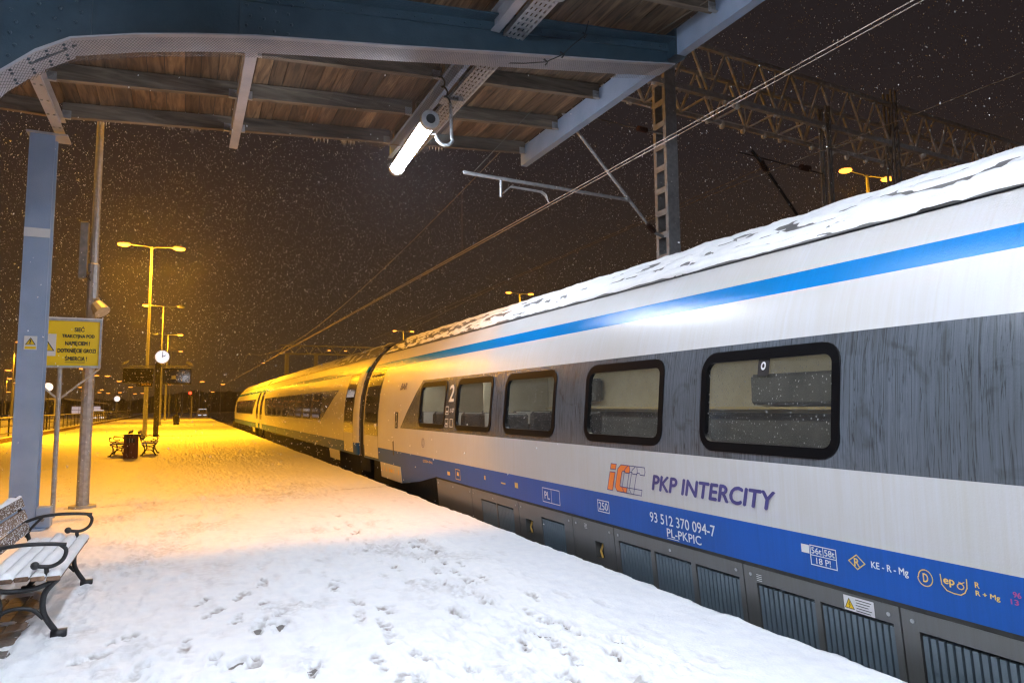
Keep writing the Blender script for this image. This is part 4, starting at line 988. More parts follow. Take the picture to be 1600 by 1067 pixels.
# ------------------------------------------------------------------ benches and bin
def make_bench():
    """faces +X; front legs at x=0, length along +Y; origin at the near front foot"""
    t = empty('bench', (0,0,0))
    def arc(pts, n=5):   # catmull-rom through points
        P_ = [V((a,0,b)) for a,b in pts]; P_ = [P_[0]]+P_+[P_[-1]]; out = []
        for i in range(1,len(P_)-2):
            for k in range(n):
                s = k/n; p0,p1,p2,p3 = P_[i-1:i+3]
                out.append(.5*((2*p1)+(p2-p0)*s+(2*p0-5*p1+4*p2-p3)*s*s+(3*p1-p0-3*p2+p3)*s**3))
        out.append(P_[-2]); return out
    for y in (0.,1.62):
        q = MB()
        def sw(pts, r=.016, n=5): q.tube([p_+V((0,y,0)) for p_ in arc(pts,n)], r, 7)
        sw([(-.02,.40),(-.10,.30),(-.10,.16),(-.02,.02)],.021); sw([(-.46,.40),(-.38,.28),(-.38,.15),(-.46,.02)],.021)
        q.box(-.05,.05,y-.03,y+.03,-.035,.03); q.box(-.51,-.41,y-.03,y+.03,-.035,.03)
        sw([(-.10,.12),(-.17,.19),(-.26,.21),(-.35,.19),(-.40,.12)],.015)
        sw([(-.02,.395),(-.15,.345),(-.26,.335),(-.38,.35),(-.48,.41)],.018)
        sw([(-.46,.40),(-.52,.60),(-.60,.84)],.018)
        sw([(-.53,.60),(-.40,.645),(-.25,.66),(-.10,.655),(.02,.64)],.015)
        sw([(-.02,.645),(.02,.60),(.0,.53),(-.07,.49),(-.16,.50)],.015); q.sphere(V((-.17,y,.505)),.030,8,6)
        sw([(-.10,.49),(-.09,.42)],.016); sw([(-.50,.47),(-.46,.55),(-.38,.64)],.012)
        q.build('side_frame', M['iron'], t, smooth=True)
    for k in range(5):
        x = -.045-.098*k; z = .425+(.02 if k==0 else 0)*0-.006*abs(k-2)
        q = MB(); q.box(x-.043,x+.043,-.06,1.68,z-.016,z+.016); q.build('seat_slat', M['slat'], t, bevel=.005)
        yy = np.linspace(-.055,1.675,70); uu = np.array([-.047,-.040,-.02,0,.02,.040,.047]); UX,UY = np.meshgrid(uu,yy)
        hz = .020+.024*(1-(UX/.047)**4)*(1+.9*fbm(UX+x*9,UY,.25,3,k))*np.clip(1.0+1.3*fbm(UX*0+x*7,UY,.5,2,k+2),.15,1.2)
        hz[:,0]=.010; hz[:,-1]=.010; hz[0,:]=.010; hz[-1,:]=.010
        grid_mesh('slat_snow', x+UX, UY, z+hz-.002, M['snow_soft'], t)
    for (xb,zb_) in ((-.525,.56),(-.552,.67),(-.582,.79)):
        a = math.radians(70)
        q = MB(); ax = V((-math.cos(a),0,math.sin(a))); q.obox((xb+.025,.81,zb_),ax*.048,V((0,.87,0)),V((math.sin(a),0,math.cos(a)))*.014); q.build('back_slat', M['slat'], t, bevel=.005)
        if zb_ > .7:
            yy = np.linspace(-.055,1.675,60); uu = np.array([-.020,-.012,0,.012,.020]); UX,UY = np.meshgrid(uu,yy)
            hz = .03*(1-(UX/.02)**2)*(1+1.2*fbm(UX,UY,.3,3,2)); grid_mesh('slat_snow', xb+.01+UX, UY, zb_+.044+hz, M['snow_soft'], t)
        # wind-stuck snow specks on the backrest face
        q = MB()
        for k in range(420):
            y = random.uniform(-.05,1.66); s_ = random.uniform(-.046,.046); r_ = random.uniform(.002,.0065)
            c_ = V((xb+.025,y,zb_))+ax*s_+V((math.sin(a),0,math.cos(a)))*.014
            q.add([c_+V((0,-r_,-r_*.6)),c_+V((0,r_,-r_*.6)),c_+V((0,0,r_)),c_+V((r_*.8,0,0))],[(0,1,3),(1,2,3),(2,0,3)])
        q.build('snow_specks', M['snow_soft'], t, kind='stuff')
    return t
b0 = make_bench(); b0.location = (-.77,6.16,0)
tag(b0,'near snowy wooden bench with black iron scroll arms, before the blue post','bench','iron and wood benches on the platform')
b1 = copy_tree(b0); b1.location = (-.77,27.2,0); b1['label'] = 'distant bench facing the train, right of the brown litter bin'
b2 = copy_tree(b0); b2.location = (-2.21,28.9,0); b2.rotation_euler.z = math.pi; b2['label'] = 'distant bench facing away from the train, left of the brown litter bin'
bn = empty('litter_bin', (-1.5,26.1,0), 'brown wooden litter bin with slotted opening between two distant benches', 'litter bin')
for k in range(5):
    x = -1.70+k*.082; q = MB(); q.box(x,x+.078,25.90,25.925,.0,.76); q.build('board', M['bin_wood'], bn)
    q = MB(); q.box(x,x+.078,26.275,26.30,.0,.76); q.build('board', M['bin_wood'], bn)
for k in range(4):
    for x in (-1.705,-1.315): q = MB(); q.box(x,x+.022,25.93+k*.086,26.01+k*.086,0,.76); q.build('board', M['bin_wood'], bn)
q = MB(); q.box(-1.72,-1.28,25.88,26.32,.762,.79); q.build('lid', M['iron'], bn)
q = MB(); q.box(-1.62,-1.38,25.89,25.898,.52,.66); q.build('opening', M['black'], bn)
q = MB(); q.box(-1.545,-1.53,25.875,25.889,.52,.66); q.box(-1.47,-1.455,25.875,25.889,.52,.66); q.build('slot_bar', M['galv'], bn)
sb = empty('litter_bin', (-.51,75,0), 'small dark bin on a stand far down the platform beyond the display boards', 'litter bin')
q = MB(); q.tube([(-.51,75,0),(-.51,75,.25),(-.51,75,.3),(-.51,75,.9),(-.51,75,1.0)],[.28,.25,.30,.30,.12],12); q.build('drum', M['iron'], sb)
q = MB(); q.tube([(-.51,75,1.0),(-.51,75,2.6)],.05,8); q.build('stand', M['iron'], sb)

# ------------------------------------------------------------------ warning sign
sg = empty('warning_sign', (-1.73,12.5,0), 'yellow high voltage warning sign on a thin grey pole beside the blue post', 'sign')
q = MB(); q.tube([(-1.73,12.56,-.03),(-1.73,12.56,2.35)],.035,10); q.build('pole', M['galv'], sg)
q = MB(); q.box(-2.25,-1.215,12.50,12.53,2.315,3.01); q.build('panel', M['yellow'], sg)
q = MB(); f_=.035
q.box(-2.28,-1.185,12.48,12.55,3.01,3.045); q.box(-2.28,-1.185,12.48,12.55,2.28,2.315); q.box(-2.28,-2.25,12.48,12.55,2.315,3.01); q.box(-1.215,-1.185,12.48,12.55,2.315,3.01); q.build('frame', M['galv'], sg)
q = MB(); q.box(-2.28,-1.185,12.485,12.555,3.046,3.062); q.build('snow_rim', M['snow_soft'], sg)
q = MB(); q.tube([(-1.72,12.56,1.80),(-1.20,12.57,2.28)],.016,6); q.tube([(-1.74,12.56,1.80),(-2.25,12.57,2.28)],.016,6); q.build('brace', M['galv'], sg)
def flat_text(parent, s, x0, x1, z0, z1, y, m_, bold=0, name='lettering'):
    b, fs = fit_text(s); q = MB()
    offs = [(0,0)] if not bold else [(0,0),(bold,0),(-bold,0),(0,bold),(0,-bold)]
    for k,(du,dv) in enumerate(offs): q.add([(x0+(x1-x0)*u+du, y-.0003*k, z0+(z1-z0)*v+dv) for u,v in b], fs)
    return q.build(name, m_, parent)
for (s,a,b_,z0,z1) in (('SIEĆ',-1.555,-1.425,2.845,2.93),('TRAKCYJNA POD',-1.715,-1.285,2.735,2.80),('NAPIĘCIEM !',-1.67,-1.345,2.615,2.695),('DOTKNIĘCIE GROZI',-1.765,-1.262,2.50,2.58),('ŚMIERCIĄ !',-1.665,-1.375,2.375,2.475)):
    flat_text(sg, s, a, b_, z0, z1, 12.4955, M['black'], .0025)
q = MB(); q.box(-1.665,-1.40,12.494,12.4965,2.362,2.368); q.build('underline', M['black'], sg)
q = MB(); q.box(-2.03,-1.79,12.4945,12.497,2.46,2.80); q.build('pictogram', M['white'], sg)
q = MB(); tri(q,-1.91,2.60,.105,12.4905); q.build('pictogram', M['black'], sg)
q = MB(); tri(q,-1.91,2.597,.085,12.4865); q.build('pictogram', M['yellow'], sg)
q = MB(); q.bar((-1.92,12.484,2.67),(-1.90,12.484,2.61),.004,.02); q.bar((-1.90,12.484,2.62),(-1.925,12.484,2.60),.004,.014); q.bar((-1.925,12.484,2.60),(-1.91,12.484,2.56),.004,.016); q.build('pictogram', M['black'], sg)

# ------------------------------------------------------------------ sodium lamps
LSPOT = []
def sodium_lamp(x, y, label, grp, H_=11.5, arms=(-1.4,1.4), rb=.10, power=None, pole_m='galv', yshift=0, lit=None, glow='sodium_glow', size=1., cone=168):
    t = empty('street_lamp', (x,y,0), label, 'street lamp', grp)
    q = MB(); q.tube([(x,y,-.05),(x,y,.03)],rb*2.1,10); q.tube([(x,y,-.04),(x,y,H_*.36),(x,y,H_*.362),(x,y,H_-.02)],[rb*1.0,rb*.88,rb*.66,rb*.45],10); q.build('pole', M[pole_m], t)
    for a in arms:
        s = 1 if a>0 else -1
        q = MB(); q.tube([(x,y,H_-.10),(x+s*.25,y,H_-.02),(x+a*.6,y,H_+.0),(x+a,y,H_+.05)],.03*size,6); q.build('arm', M[pole_m], t)
        hx = x+a+s*.1
        hd = empty('lamp_head',(hx,y,H_+.03)); hd.parent=t; hd.location -= wloc(t)
        q = MB(); q.sphere((hx,y,H_+.08),.37*size,10,6,.26); q.build('housing', M['galv_dark'], hd, smooth=True)
        on = lit is None or a in lit
        q = MB(); q.sphere((hx,y,H_+.0),.36*size,12,6,.36); q.build('bowl', M[glow] if on else M['white'], hd, smooth=True)
        if on and power:
            ld = bpy.data.lights.new('sodium_light','SPOT'); ld.energy = power; ld.color = SODIUM; ld.shadow_soft_size = .38
            ld.spot_size = math.radians(min(cone,156)); ld.spot_blend = .9
            lo = bpy.data.objects.new('sodium_light', ld); COL.objects.link(lo); lo.parent = hd; lo.location = (0,0,-.50)
            ld = bpy.data.lights.new('sodium_glare','POINT'); ld.energy = power*(.20 if cone > 160 else .10); ld.color = SODIUM; ld.shadow_soft_size = .25
            lo = bpy.data.objects.new('sodium_glare', ld); COL.objects.link(lo); lo.parent = hd; lo.location = (0,0,-.50)
    return t
PG = 'double armed sodium lamps down the platform'
l0 = sodium_lamp(-1.47,13.7,'grey lamp pole with junction box standing right behind the yellow warning sign',PG,power=2700,cone=124)
q = MB(); q.box(-1.69,-1.57,13.62,13.82,3.88,4.87); q.build('junction_box', M['galv_dark'], l0, bevel=.008)
q = MB(); q.tube([(-1.42,13.6,3.5),(-1.36,13.55,3.52)],.03,8); q.tube([(-1.38,13.5,3.42),(-1.28,13.42,3.28)],[.10,.13],10); q.build('floodlight', M['galv'], l0)
q = MB(); q.tube([(-1.55,13.60,4.0),(-1.53,13.52,3.93),(-1.50,13.58,3.84),(-1.56,13.56,3.90),(-1.5,13.6,4.0)],.010,5); q.build('cable_coil', M['black'], l0)
q = MB(); q.box(-1.62,-1.35,13.57,13.83,-.02,.02); q.build('snow_rim', M['snow_soft'], l0)
names = ['nearest tall sodium lamp with both heads glowing, seen left of the clock','second tall sodium lamp, its brightest head just above the clock','third sodium lamp down the platform, beyond the clock and displays','fourth and farthest sodium lamp on the platform']
for k,(x,y) in enumerate(((-2.0,46.6),(-1.95,73.9),(-2.1,102.6),(-2.1,133.))):
    sodium_lamp(x,y,names[k],PG,power=(14000,12500,11500,0)[k],lit=None if k==0 else ((-1.4,) if k==1 else (1.4,)), rb=.13)
RG = 'double armed sodium lamps beyond the train'
rn = ['sodium lamp pair beyond the train roof under the truss at upper right','sodium lamp pair above the train roof near the middle','sodium lamp pair just above the joint between train cars','sodium lamp pair above the roof of the middle train car','last sodium lamp pair beyond the train, smallest']
for k,(x,y,dx_) in enumerate(((26.6,19.4,1.25),(26.7,53.8,1.0),(26.1,87.4,1.1),(24.5,122.5,1.35),(14.8,162,1.2))):
    sodium_lamp(x,y,rn[k],RG,power=(900,1800,1800,0,0)[k],arms=(-dx_,dx_),rb=.13,lit=(dx_,) if k==4 else None,size=.75)
FG = 'far sodium lamps of the station yard at left'
fl = [(-22.5,121.6,11.5,'far sodium lamp left of the blue post, beyond the fence'),(-43.3,227,10,'low far lamp at the very left of the blue post'),(-19.8,168,10,'far lamp right of the yellow sign pole'),(-18.3,204,10,'far lamp between the lamp pole and the display boards, higher'),(-20.6,202.2,10,'far lamp close beside a twin, nearer the grey pole'),(-18.5,243,10,'far lamp directly left of the display boards'),(-19.4,309,10,'far lamp below the left display board'),(-36.9,313,10,'faint far lamp behind the sign brace'),(-43.6,384,10,'faint low far lamp behind the grey pole'),(-33.4,356,10,'small far lamp, upper of a close cluster left of the displays'),(-39.9,415,10,'small far lamp, left one of the close cluster'),(-37.5,433,10,'small far lamp, right one of the close cluster'),(-30.6,415,10,'small far lamp above the white signal light'),(-25.7,453,10,'tiny far lamp beneath the small platform sign'),(-21,433,10,'tiny far lamp right of the platform sign lamp')]
fl += [(-30.4,157,9,'far yard lamp at the left picture edge, highest one'),(-42.6,232,9,'far yard lamp between picture edge and blue post'),(-67,352,9,'lowest far yard lamp at the left picture edge'),(11.9,350,9,'tiny far lamp right of the red signal, lower'),(10.7,235,9,'small far lamp just left of the train nose'),(4.2,213,9,'small far lamp right of the red signal, higher'),(-11.4,189,9,'far lamp just under the left display board'),(-4.4,237,9,'far lamp behind the right display board pole'),(-.1,168,9,'far lamp beside the right end of the display boards')]
for x,y,h_,lb in fl:
    sodium_lamp(x,y,lb,FG,H_=h_,arms=(.5,),rb=.14,glow='sodium_far',size=1.0+y/260.)
ld = bpy.data.lights.new('yard_light','SPOT'); ld.energy=6000; ld.color=SODIUM; ld.spot_size=math.radians(160); ld.shadow_soft_size=.3
for k,o in enumerate([o for o in bpy.data.objects if o.name.startswith('street_lamp') and o.get('group')==FG][:2]):
    lo = bpy.data.objects.new('yard_light',ld); COL.objects.link(lo); lo.parent=o; lo.location=(.5,0,9.6)

# ------------------------------------------------------------------ clock post, display boards, platform sign
ck = empty('station_clock', (-1.38,46,0), 'round white lit station clock on a dark square post showing two o clock', 'clock')
q = MB(); q.box(-1.53,-1.25,45.86,46.14,-.03,4.35); q.build('post', M['panel_black'], ck)
q = MB(); q.tube([(-1.19,45.80,4.69),(-1.19,46.0,4.69)],.42,24); q.build('case', M['galv_dark'], ck)
q = MB(); q.tube([(-1.19,45.785,4.69),(-1.19,45.797,4.69)],.375,28); q.build('dial', M['white_glow'], ck)
q = MB(); q.bar((-1.19,45.775,4.66),(-1.175,45.775,5.0),.01,.035,(1,0,0)); q.bar((-1.21,45.772,4.68),(-1.00,45.772,4.79),.01,.045,(0,0,1))
for k in range(12):
    a = math.pi*k/6; q.bar((-1.19+.30*math.sin(a),45.77,4.69+.30*math.cos(a)),(-1.19+.35*math.sin(a),45.77,4.69+.35*math.cos(a)),.01,.022,(0,1,0))
q.build('clock_hand', M['black'], ck)
q = MB(); q.bar((-1.38,46,4.2),(-1.19,46,4.5),.1,.1); q.build('neck', M['panel_black'], ck)
for k,(a,b_,lb) in enumerate(((-3.22,-1.62,'left hand dark departure display board hanging beside the clock post'),(-1.12,.42,'right hand dark departure display board hanging beside the clock post'))):
    d = empty('display_board', ((a+b_)/2,46,3.1), lb, 'display board', 'departure display boards by the clock')
    z0,z1 = (3.12,4.0) if k==0 else (3.06,4.02)
    q = MB(); q.box(a,b_,45.95,46.2,z0,z1); q.build('case', M['panel_black'], d)
    q = MB(); q.box(a+.05,b_-.05,45.935,45.948,z0+.08,z1-.06); q.build('screen', M['dark_glass'], d)
    q = MB(); q.box(a,b_,45.96,46.19,z1+.001,z1+.03); q.build('snow_rim', M['snow_soft'], d)
    e_ = a if k==0 else b_
    q = MB(); q.box(min(e_+.3,-1.38) if k==0 else -1.38, -1.38 if k==0 else e_-.2,46.0,46.1,z1+.10,z1+.17); q.build('support_arm', M['galv_dark'], d)
    s = 1 if k else -1
    q = MB(); q.obox((e_+s*-.12,45.9,z1+.32),(.16,.05,.09*s*-1),(0,.10,0),(.03,0,.07)); q.build('camera_housing', M['galv_dark'], d)
    if k:
        q = MB(); q.box(-.66,-.42,45.93,45.9345,z0+.32,z0+.52); q.build('screen_text', M['galv'], d)
ps = empty('platform_sign', (-2.1,46.4,2.9), 'small dark platform sign with arrow and three pictograms on the lamp pole', 'sign')
q = MB(); q.box(-2.52,-1.68,46.36,46.42,2.94,3.22); q.build('panel', M['panel_black'], ps)
q = MB(); 
for k in range(3): q.box(-2.24+k*.17,-2.10+k*.17,46.35,46.358,3.0,3.15)
q.build('pictogram', M['dyellow'], ps)
q = MB(); 
for k in range(3): q.box(-2.20+k*.17,-2.14+k*.17,46.344,46.3485,3.03,3.12)
q.build('pictogram', M['black'], ps)
q = MB(); q.prism([(-2.42,3.08),(-2.34,3.03),(-2.34,3.13)],lambda a,b:(a,46.35,b),lambda a,b:(a,46.358,b)); q.build('arrow', M['white'], ps)
q = MB(); q.box(-2.53,-1.67,46.35,46.43,3.221,3.245); q.build('snow_rim', M['snow_soft'], ps)

# ------------------------------------------------------------------ left edge: kerb, fence, far platform
q = MB(); q.box(-8.15,-7.88,8,200,-.99,.22); q.build('kerb', varied('kerb_brown', (.10,.06,.035), (.17,.11,.06), 5, .8, None, .4, 30), kind='structure')
q = MB(); q.box(-8.16,-7.87,8,200,.222,.26); q.build('kerb_snow', M['snow_soft'], kind='structure')
fn = empty('fence', (-8.05,20,.2), 'dark railing fence along the left platform edge', 'fence')
p0 = None
for k in range(60):
    y = 21.3+k*2.0
    if p0 is None:
        q = MB(); q.box(-8.09,-8.03,y-.03,y+.03,.26,1.22); p0 = q.build('fence_post', M['iron'], fn)
    else: o = p0.copy(); COL.objects.link(o); o.parent = fn; o.location.y = k*2.0
for z in (.42,.78,1.20):
    q = MB(); q.box(-8.08,-8.04,19,141,z-.02,z+.02); q.build('fence_rail', M['iron'], fn)
q = MB(); q.box(-8.085,-8.035,19,141,1.221,1.245); q.build('snow_rim', M['snow_soft'], fn)
yy = np.arange(10,330,1.2); xx = np.arange(-60,-8.3,.8); GX,GY = np.meshgrid(xx,yy); GZ = -.55+.10*fbm(GX,GY,6,3,1)+.04*fbm(GX,GY,1.5,2,2)
grid_mesh('yard_snow', GX,GY,GZ, M['snow'], kind='structure')
# second platform beyond, its shelter, clock and building lights
q = MB(); q.box(-24,-14.5,60,260,-.9,.0); q.build('far_platform', M['snow'], kind='structure')
sh_ = empty('glazed_shelter', (-16.2,150,0), 'pale lit glazed waiting shelter with slanted roof far left behind the lamp pole', 'shelter')
for r_ in range(2):
    for c__ in range(4):
        q = MB(); q.box(-18.5+c__*1.16,-17.42+c__*1.16,150,150.05,.75+r_*.68,1.35+r_*.68); q.build('pane', M['window_glow'], sh_)
q = MB(); q.prism([(-19.6,3.35),(-12.9,2.45),(-12.9,2.65),(-19.6,3.6)],lambda a,b:(a,149.,b),lambda a,b:(a,153.,b)); q.build('roof', M['snow_soft'], sh_)
q = MB(); q.box(-18.6,-13.85,150.06,152.5,0,2.3); q.box(-20.3,-19.7,149.6,150.4,0,2.3); q.build('wall', M['concrete'], sh_)
c2 = empty('station_clock', (-8.94,60,0), 'small round lit clock seen under the yellow sign between pole and blue post', 'clock')
q = MB(); q.tube([(-8.94,59.9,3.25),(-8.94,60.1,3.25)],.30,20); q.build('dial', M['white_glow'], c2)
q = MB(); q.bar((-8.94,59.88,3.25),(-8.94,59.88,3.48),.01,.03,(1,0,0)); q.bar((-8.94,59.88,3.25),(-8.78,59.88,3.32),.01,.03); q.build('clock_hand', M['black'], c2)
q = MB(); q.box(-8.99,-8.89,60.1,60.2,-.6,3.2); q.build('post', M['iron'], c2)
gp = empty('sign_gantry', (-9.6,62,0), 'thin steel frame behind the sign pole, under the yellow warning sign', 'post')
q = MB(); q.box(-8.80,-8.70,62,62.1,-.6,2.35); q.box(-11.2,-8.70,62,62.1,2.35,2.45); q.box(-11.2,-11.1,62,62.1,-.6,2.35); q.build('frame', M['galv'], gp)
wl = empty('signal_light', (-7.52,100,0), 'round white light on a thin post left of the display boards', 'signal')
q = MB(); q.sphere((-7.52,100,2.85),.34,12,8); q.build('lens', M['white_glow'], wl, smooth=True); q = MB(); q.tube([(-7.52,100.1,0),(-7.52,100.1,2.6)],.05,6); q.build('post', M['galv_dark'], wl)
rsn = empty('signal_light', (1.05,120,0), 'red railway signal light on a post beyond the display boards', 'signal')
q = MB(); q.sphere((1.03,119.8,3.96),.22,10,6); q.build('lens', M['signal_red'], rsn, smooth=True); q = MB(); q.box(.85,1.25,119.9,120.1,3.2,4.4); q.build('head', M['black'], rsn); q = MB(); q.tube([(1.3,120,-.5),(1.3,120,3.4)],.09,6); q.build('post', M['galv'], rsn)
# far parked vehicles with white lights, station building and trees on the horizon
for k,(px_,y_,z_,w_,lb) in enumerate(((3.6,150,1.6,2.0,'distant pale vehicle with lit roof beyond the end of the platform'),(-12.3,130,1.7,.9,'distant white van with lit lamps left of the lamp poles'))):
    v = empty('van',(px_,y_,-.9),lb,'van')
    q = MB(); q.prism([(px_-1.0,-.6),(px_+1.0,-.6),(px_+1.0,.5),(px_+.8,1.4),(px_-.8,1.4),(px_-1.0,.5)],lambda a,b:(a,y_,b),lambda a,b:(a,y_+4.6,b)); q.build('body', M['p_white'], v)
    q = MB(); q.box(px_-.6,px_+.6,y_-.02,y_-.005,.75,1.25); q.build('rear_window', M['dark_glass'], v)
    q = MB(); q.box(px_-.75,px_-.2,y_-.03,y_-.01,.1,.25); q.box(px_+.2,px_+.75,y_-.03,y_-.01,.1,.25); q.box(px_-.7,px_+.7,y_-.03,y_-.01,1.30,1.38); q.build('light', M['white_glow'], v)
    q = MB()
    for s in (-.85,.85):
        for yy_ in (y_+.8,y_+3.7): q.tube([(px_+s-.1,yy_,-.6),(px_+s+.1,yy_,-.6)],.33,12)
    q.build('wheel', M['rubber'], v)

xx = np.arange(-420,420,1.6); n_ = len(xx); hh = 5+5.5*(fbm(xx,xx*0,40,3,1)+.5)+1.6*fbm(xx,xx*0,3,3,2); q = MB()
q.add([(x,430,-1) for x in xx]+[(x,430+3*math.sin(x),h_) for x,h_ in zip(xx,hh)]+[(x,455,h_*.8) for x,h_ in zip(xx,hh)],[(i,i+1,n_+i+1,n_+i) for i in range(n_-1)]+[(n_+i,n_+i+1,2*n_+i+1,2*n_+i) for i in range(n_-1)])
q.build('far_treeline', varied('far_trees', (.02,.022,.02), (.05,.05,.045), .6, .9, None, .5, 2), None, kind='stuff', label='dark line of trees along the horizon behind the station lights', cat='trees')
# ------------------------------------------------------------------ overhead line
def truss_gantry():
    t = empty('gantry', (8.0,9.95,0), 'steel lattice gantry spanning the tracks above the train', 'gantry')
    X0,X1 = 6.3,26.; sk = .035                     # the span is slightly skewed to the tracks
    def F(x,z,b): return (x, 9.86+sk*(x-7.7)+(.88 if b else 0)-.0*z, z)
    zl,zu = 7.66,8.62
    for nm_,z,b,r in (('lower_chord',zl,0,.075),('upper_chord',zu,0,.06),('lower_chord',zl-.02,1,.05),('upper_chord',zu,1,.05)):
        q = MB(); q.bar(F(X0,z,b),F(X1,z,b),r*1.4,r*1.4); q.build(nm_, M['galv_light'], t)
    n = 21; dx_ = (X1-X0)/n
    for b in (0,1):
        for k in range(n):
            x = X0+k*dx_; q = MB(); q.bar(F(x,zl,b),F(x+dx_/2,zu,b),.045,.045); q.build('diagonal', M['galv_light'], t)
            q = MB(); q.bar(F(x+dx_/2,zu,b),F(x+dx_,zl,b),.045,.045); q.build('diagonal', M['galv_light'], t)
    for k in range(n+1):
        x = X0+k*dx_
        q = MB(); q.bar(F(x,zl,0),F(x,zl,1),.035,.035); q.build('cross_tie', M['galv_light'], t)
        if k < n: q = MB(); q.bar(F(x,zl,0),F(x+dx_,zl,1),.028,.028); q.build('cross_tie', M['galv_light'], t); q = MB(); q.bar(F(x,zu,0),F(x+dx_,zu,1),.028,.028); q.build('cross_tie', M['galv_light'], t)
    # lumps of wet snow hanging on the chords
    q = MB()
    for k in range(60):
        x = random.uniform(X0,X1); b = random.choice((0,1,1)); z = zl-.03-random.uniform(.02,.05)
        c_ = F(x,z,b); q.sphere(c_,random.uniform(.03,.07),6,4,random.uniform(.7,1.6))
    q.build('snow_clump', M['snow_soft'], t, kind='stuff')
    for b in (1,):
        q = MB()
        for k in range(50):
            x = X0+(X1-X0)*k/50; 
            if random.random()<.8: q.bar(F(x,zl+.035,b),F(x+.4,zl+.035,b),.05,.03)
        q.build('snow_rim', M['snow_soft'], t, kind='stuff')
    # mast of two channels joined by batten plates
    mx,my = 8.05,9.98
    q = MB(); q.box(mx-.13,mx+.13,my-.19,my-.17,-.95,zl+.35); q.box(mx-.13,mx-.118,my-.17,my-.11,-.95,zl+.35); q.box(mx+.118,mx+.13,my-.17,my-.11,-.95,zl+.35); q.build('mast_channel', M['galv'], t)
    q = MB(); q.box(mx-.13,mx+.13,my+.17,my+.19,-.95,zl+.35); q.box(mx-.13,mx-.118,my+.11,my+.17,-.95,zl+.35); q.box(mx+.118,mx+.13,my+.11,my+.17,-.95,zl+.35); q.build('mast_channel', M['galv'], t)
    z = 2.6
    while z < zl+.3:
        for s in (-1,1):
            q = MB(); xx_ = mx+s*.136; q.box(xx_-.006,xx_+.006,my-.17,my+.17,z,z+.11); q.build('batten_plate', M['galv'], t)
        z += .42
    for (x,w,h_) in ((12.5,.13,8.1),(14.75,.20,8.9)):
        q = MB(); q.box(x-w/2,x-w/2+.04,9.95,9.99,-.95,h_); q.box(x+w/2-.04,x+w/2,9.95,9.99,-.95,h_); q.box(x-w/2,x-w/2+.04,10.14,10.18,-.95,h_); q.box(x+w/2-.04,x+w/2,10.14,10.18,-.95,h_)
        for kk in range(14): q.bar((x-w/2+.02,9.97,2.4+kk*.42),(x+w/2-.02,9.97,2.6+kk*.42),.03,.03); q.bar((x-w/2+.02,10.16,2.6+kk*.42),(x+w/2-.02,10.16,2.4+kk*.42),.03,.03)
        q.build('mast', M['galv_dark'], t)
    return t
truss_gantry()
ct = empty('catenary_bracket', (8.0,9.95,4.7), 'tubular catenary bracket arm reaching from the lattice mast over the train', 'bracket')
Yc = 9.95
def tb(name, pts, r, m_='galv', n=8): q = MB(); q.tube(pts, r, n); return q.build(name, M[m_], ct)
tb('strut',[(7.55,Yc,4.93),(6.11,Yc,6.41),(5.60,Yc,6.92)],.030)
tb('registration_tube',[(7.10,Yc,5.32),(3.96,Yc,5.375)],.030)
tb('stay',[(5.62,Yc,6.90),(6.51,Yc,6.73),(7.35,Yc,6.70)],.012,'wire',6)
q = MB(); q.sphere((7.12,Yc,5.34),.055,8,6); q.sphere((3.97,Yc,5.38),.035,6,4); q.build('clamp', M['galv'], ct)
tb('drop_bracket',[(4.61,Yc,5.37),(4.61,Yc,5.05)],.022)
for k in (0,1): tb('steady_arm',[(4.66,Yc+.05*k,5.13),(4.80,Yc+.05*k,5.26),(5.38,Yc+.05*k,5.245),(5.46,Yc+.05*k,5.20),(5.50+.05*k,Yc+.05*k,5.07)],.013,'galv',6)
def insul(pts, r=.055):
    a,b = V(pts[0]),V(pts[1]); q = MB(); n=6
    for k in range(n):
        c = a+(b-a)*(k+.5)/n; d = (b-a).normalized()*.012; q.tube([c-d,c+d],[r,r*.75],10)
    q.tube([a,b],r*.4,8); q.build('insulator', M['insul'], ct)
insul([(7.58,Yc,4.90),(7.72,Yc,4.78)]); insul([(7.40,Yc,6.70),(7.62,Yc,6.70)])
tb('mast_fitting',[(7.72,Yc,4.78),(7.90,Yc,4.72),(8.3,Yc,4.70)],.03,'galv_dark'); tb('mast_fitting',[(7.62,Yc,6.70),(7.95,Yc,6.70),(8.2,Yc,6.72)],.02,'galv_dark')
tb('stay',[(4.13,Yc,5.41),(5.30,Yc+.0,6.75)],.006,'wire',5)
# second bracket, dark, for the next track
c3 = empty('catenary_bracket', (10.3,10,6.6), 'dark catenary arm with insulator hanging under the gantry right of the mast', 'bracket')
q = MB(); q.tube([(11.6,10,5.4),(10.55,10,6.5),(10.25,10,6.75)],.035,7); q.build('strut', M['iron'], c3)
q = MB(); q.tube([(9.9,10,6.66),(12.4,10.1,6.60)],.014,5); q.build('stay', M['iron'], c3)
q = MB(); 
for k in range(5): q.tube([(11.7+.06*k,10.05,6.63),(11.73+.06*k,10.05,6.63)],[.07,.05],8)
q.build('insulator', M['insul'], c3); q = MB()
for k in range(5): q.tube([(10.50+.03*k,10,6.55-.035*k),(10.52+.03*k,10,6.53-.035*k)],[.07,.05],8)
q.build('insulator', M['insul'], c3)
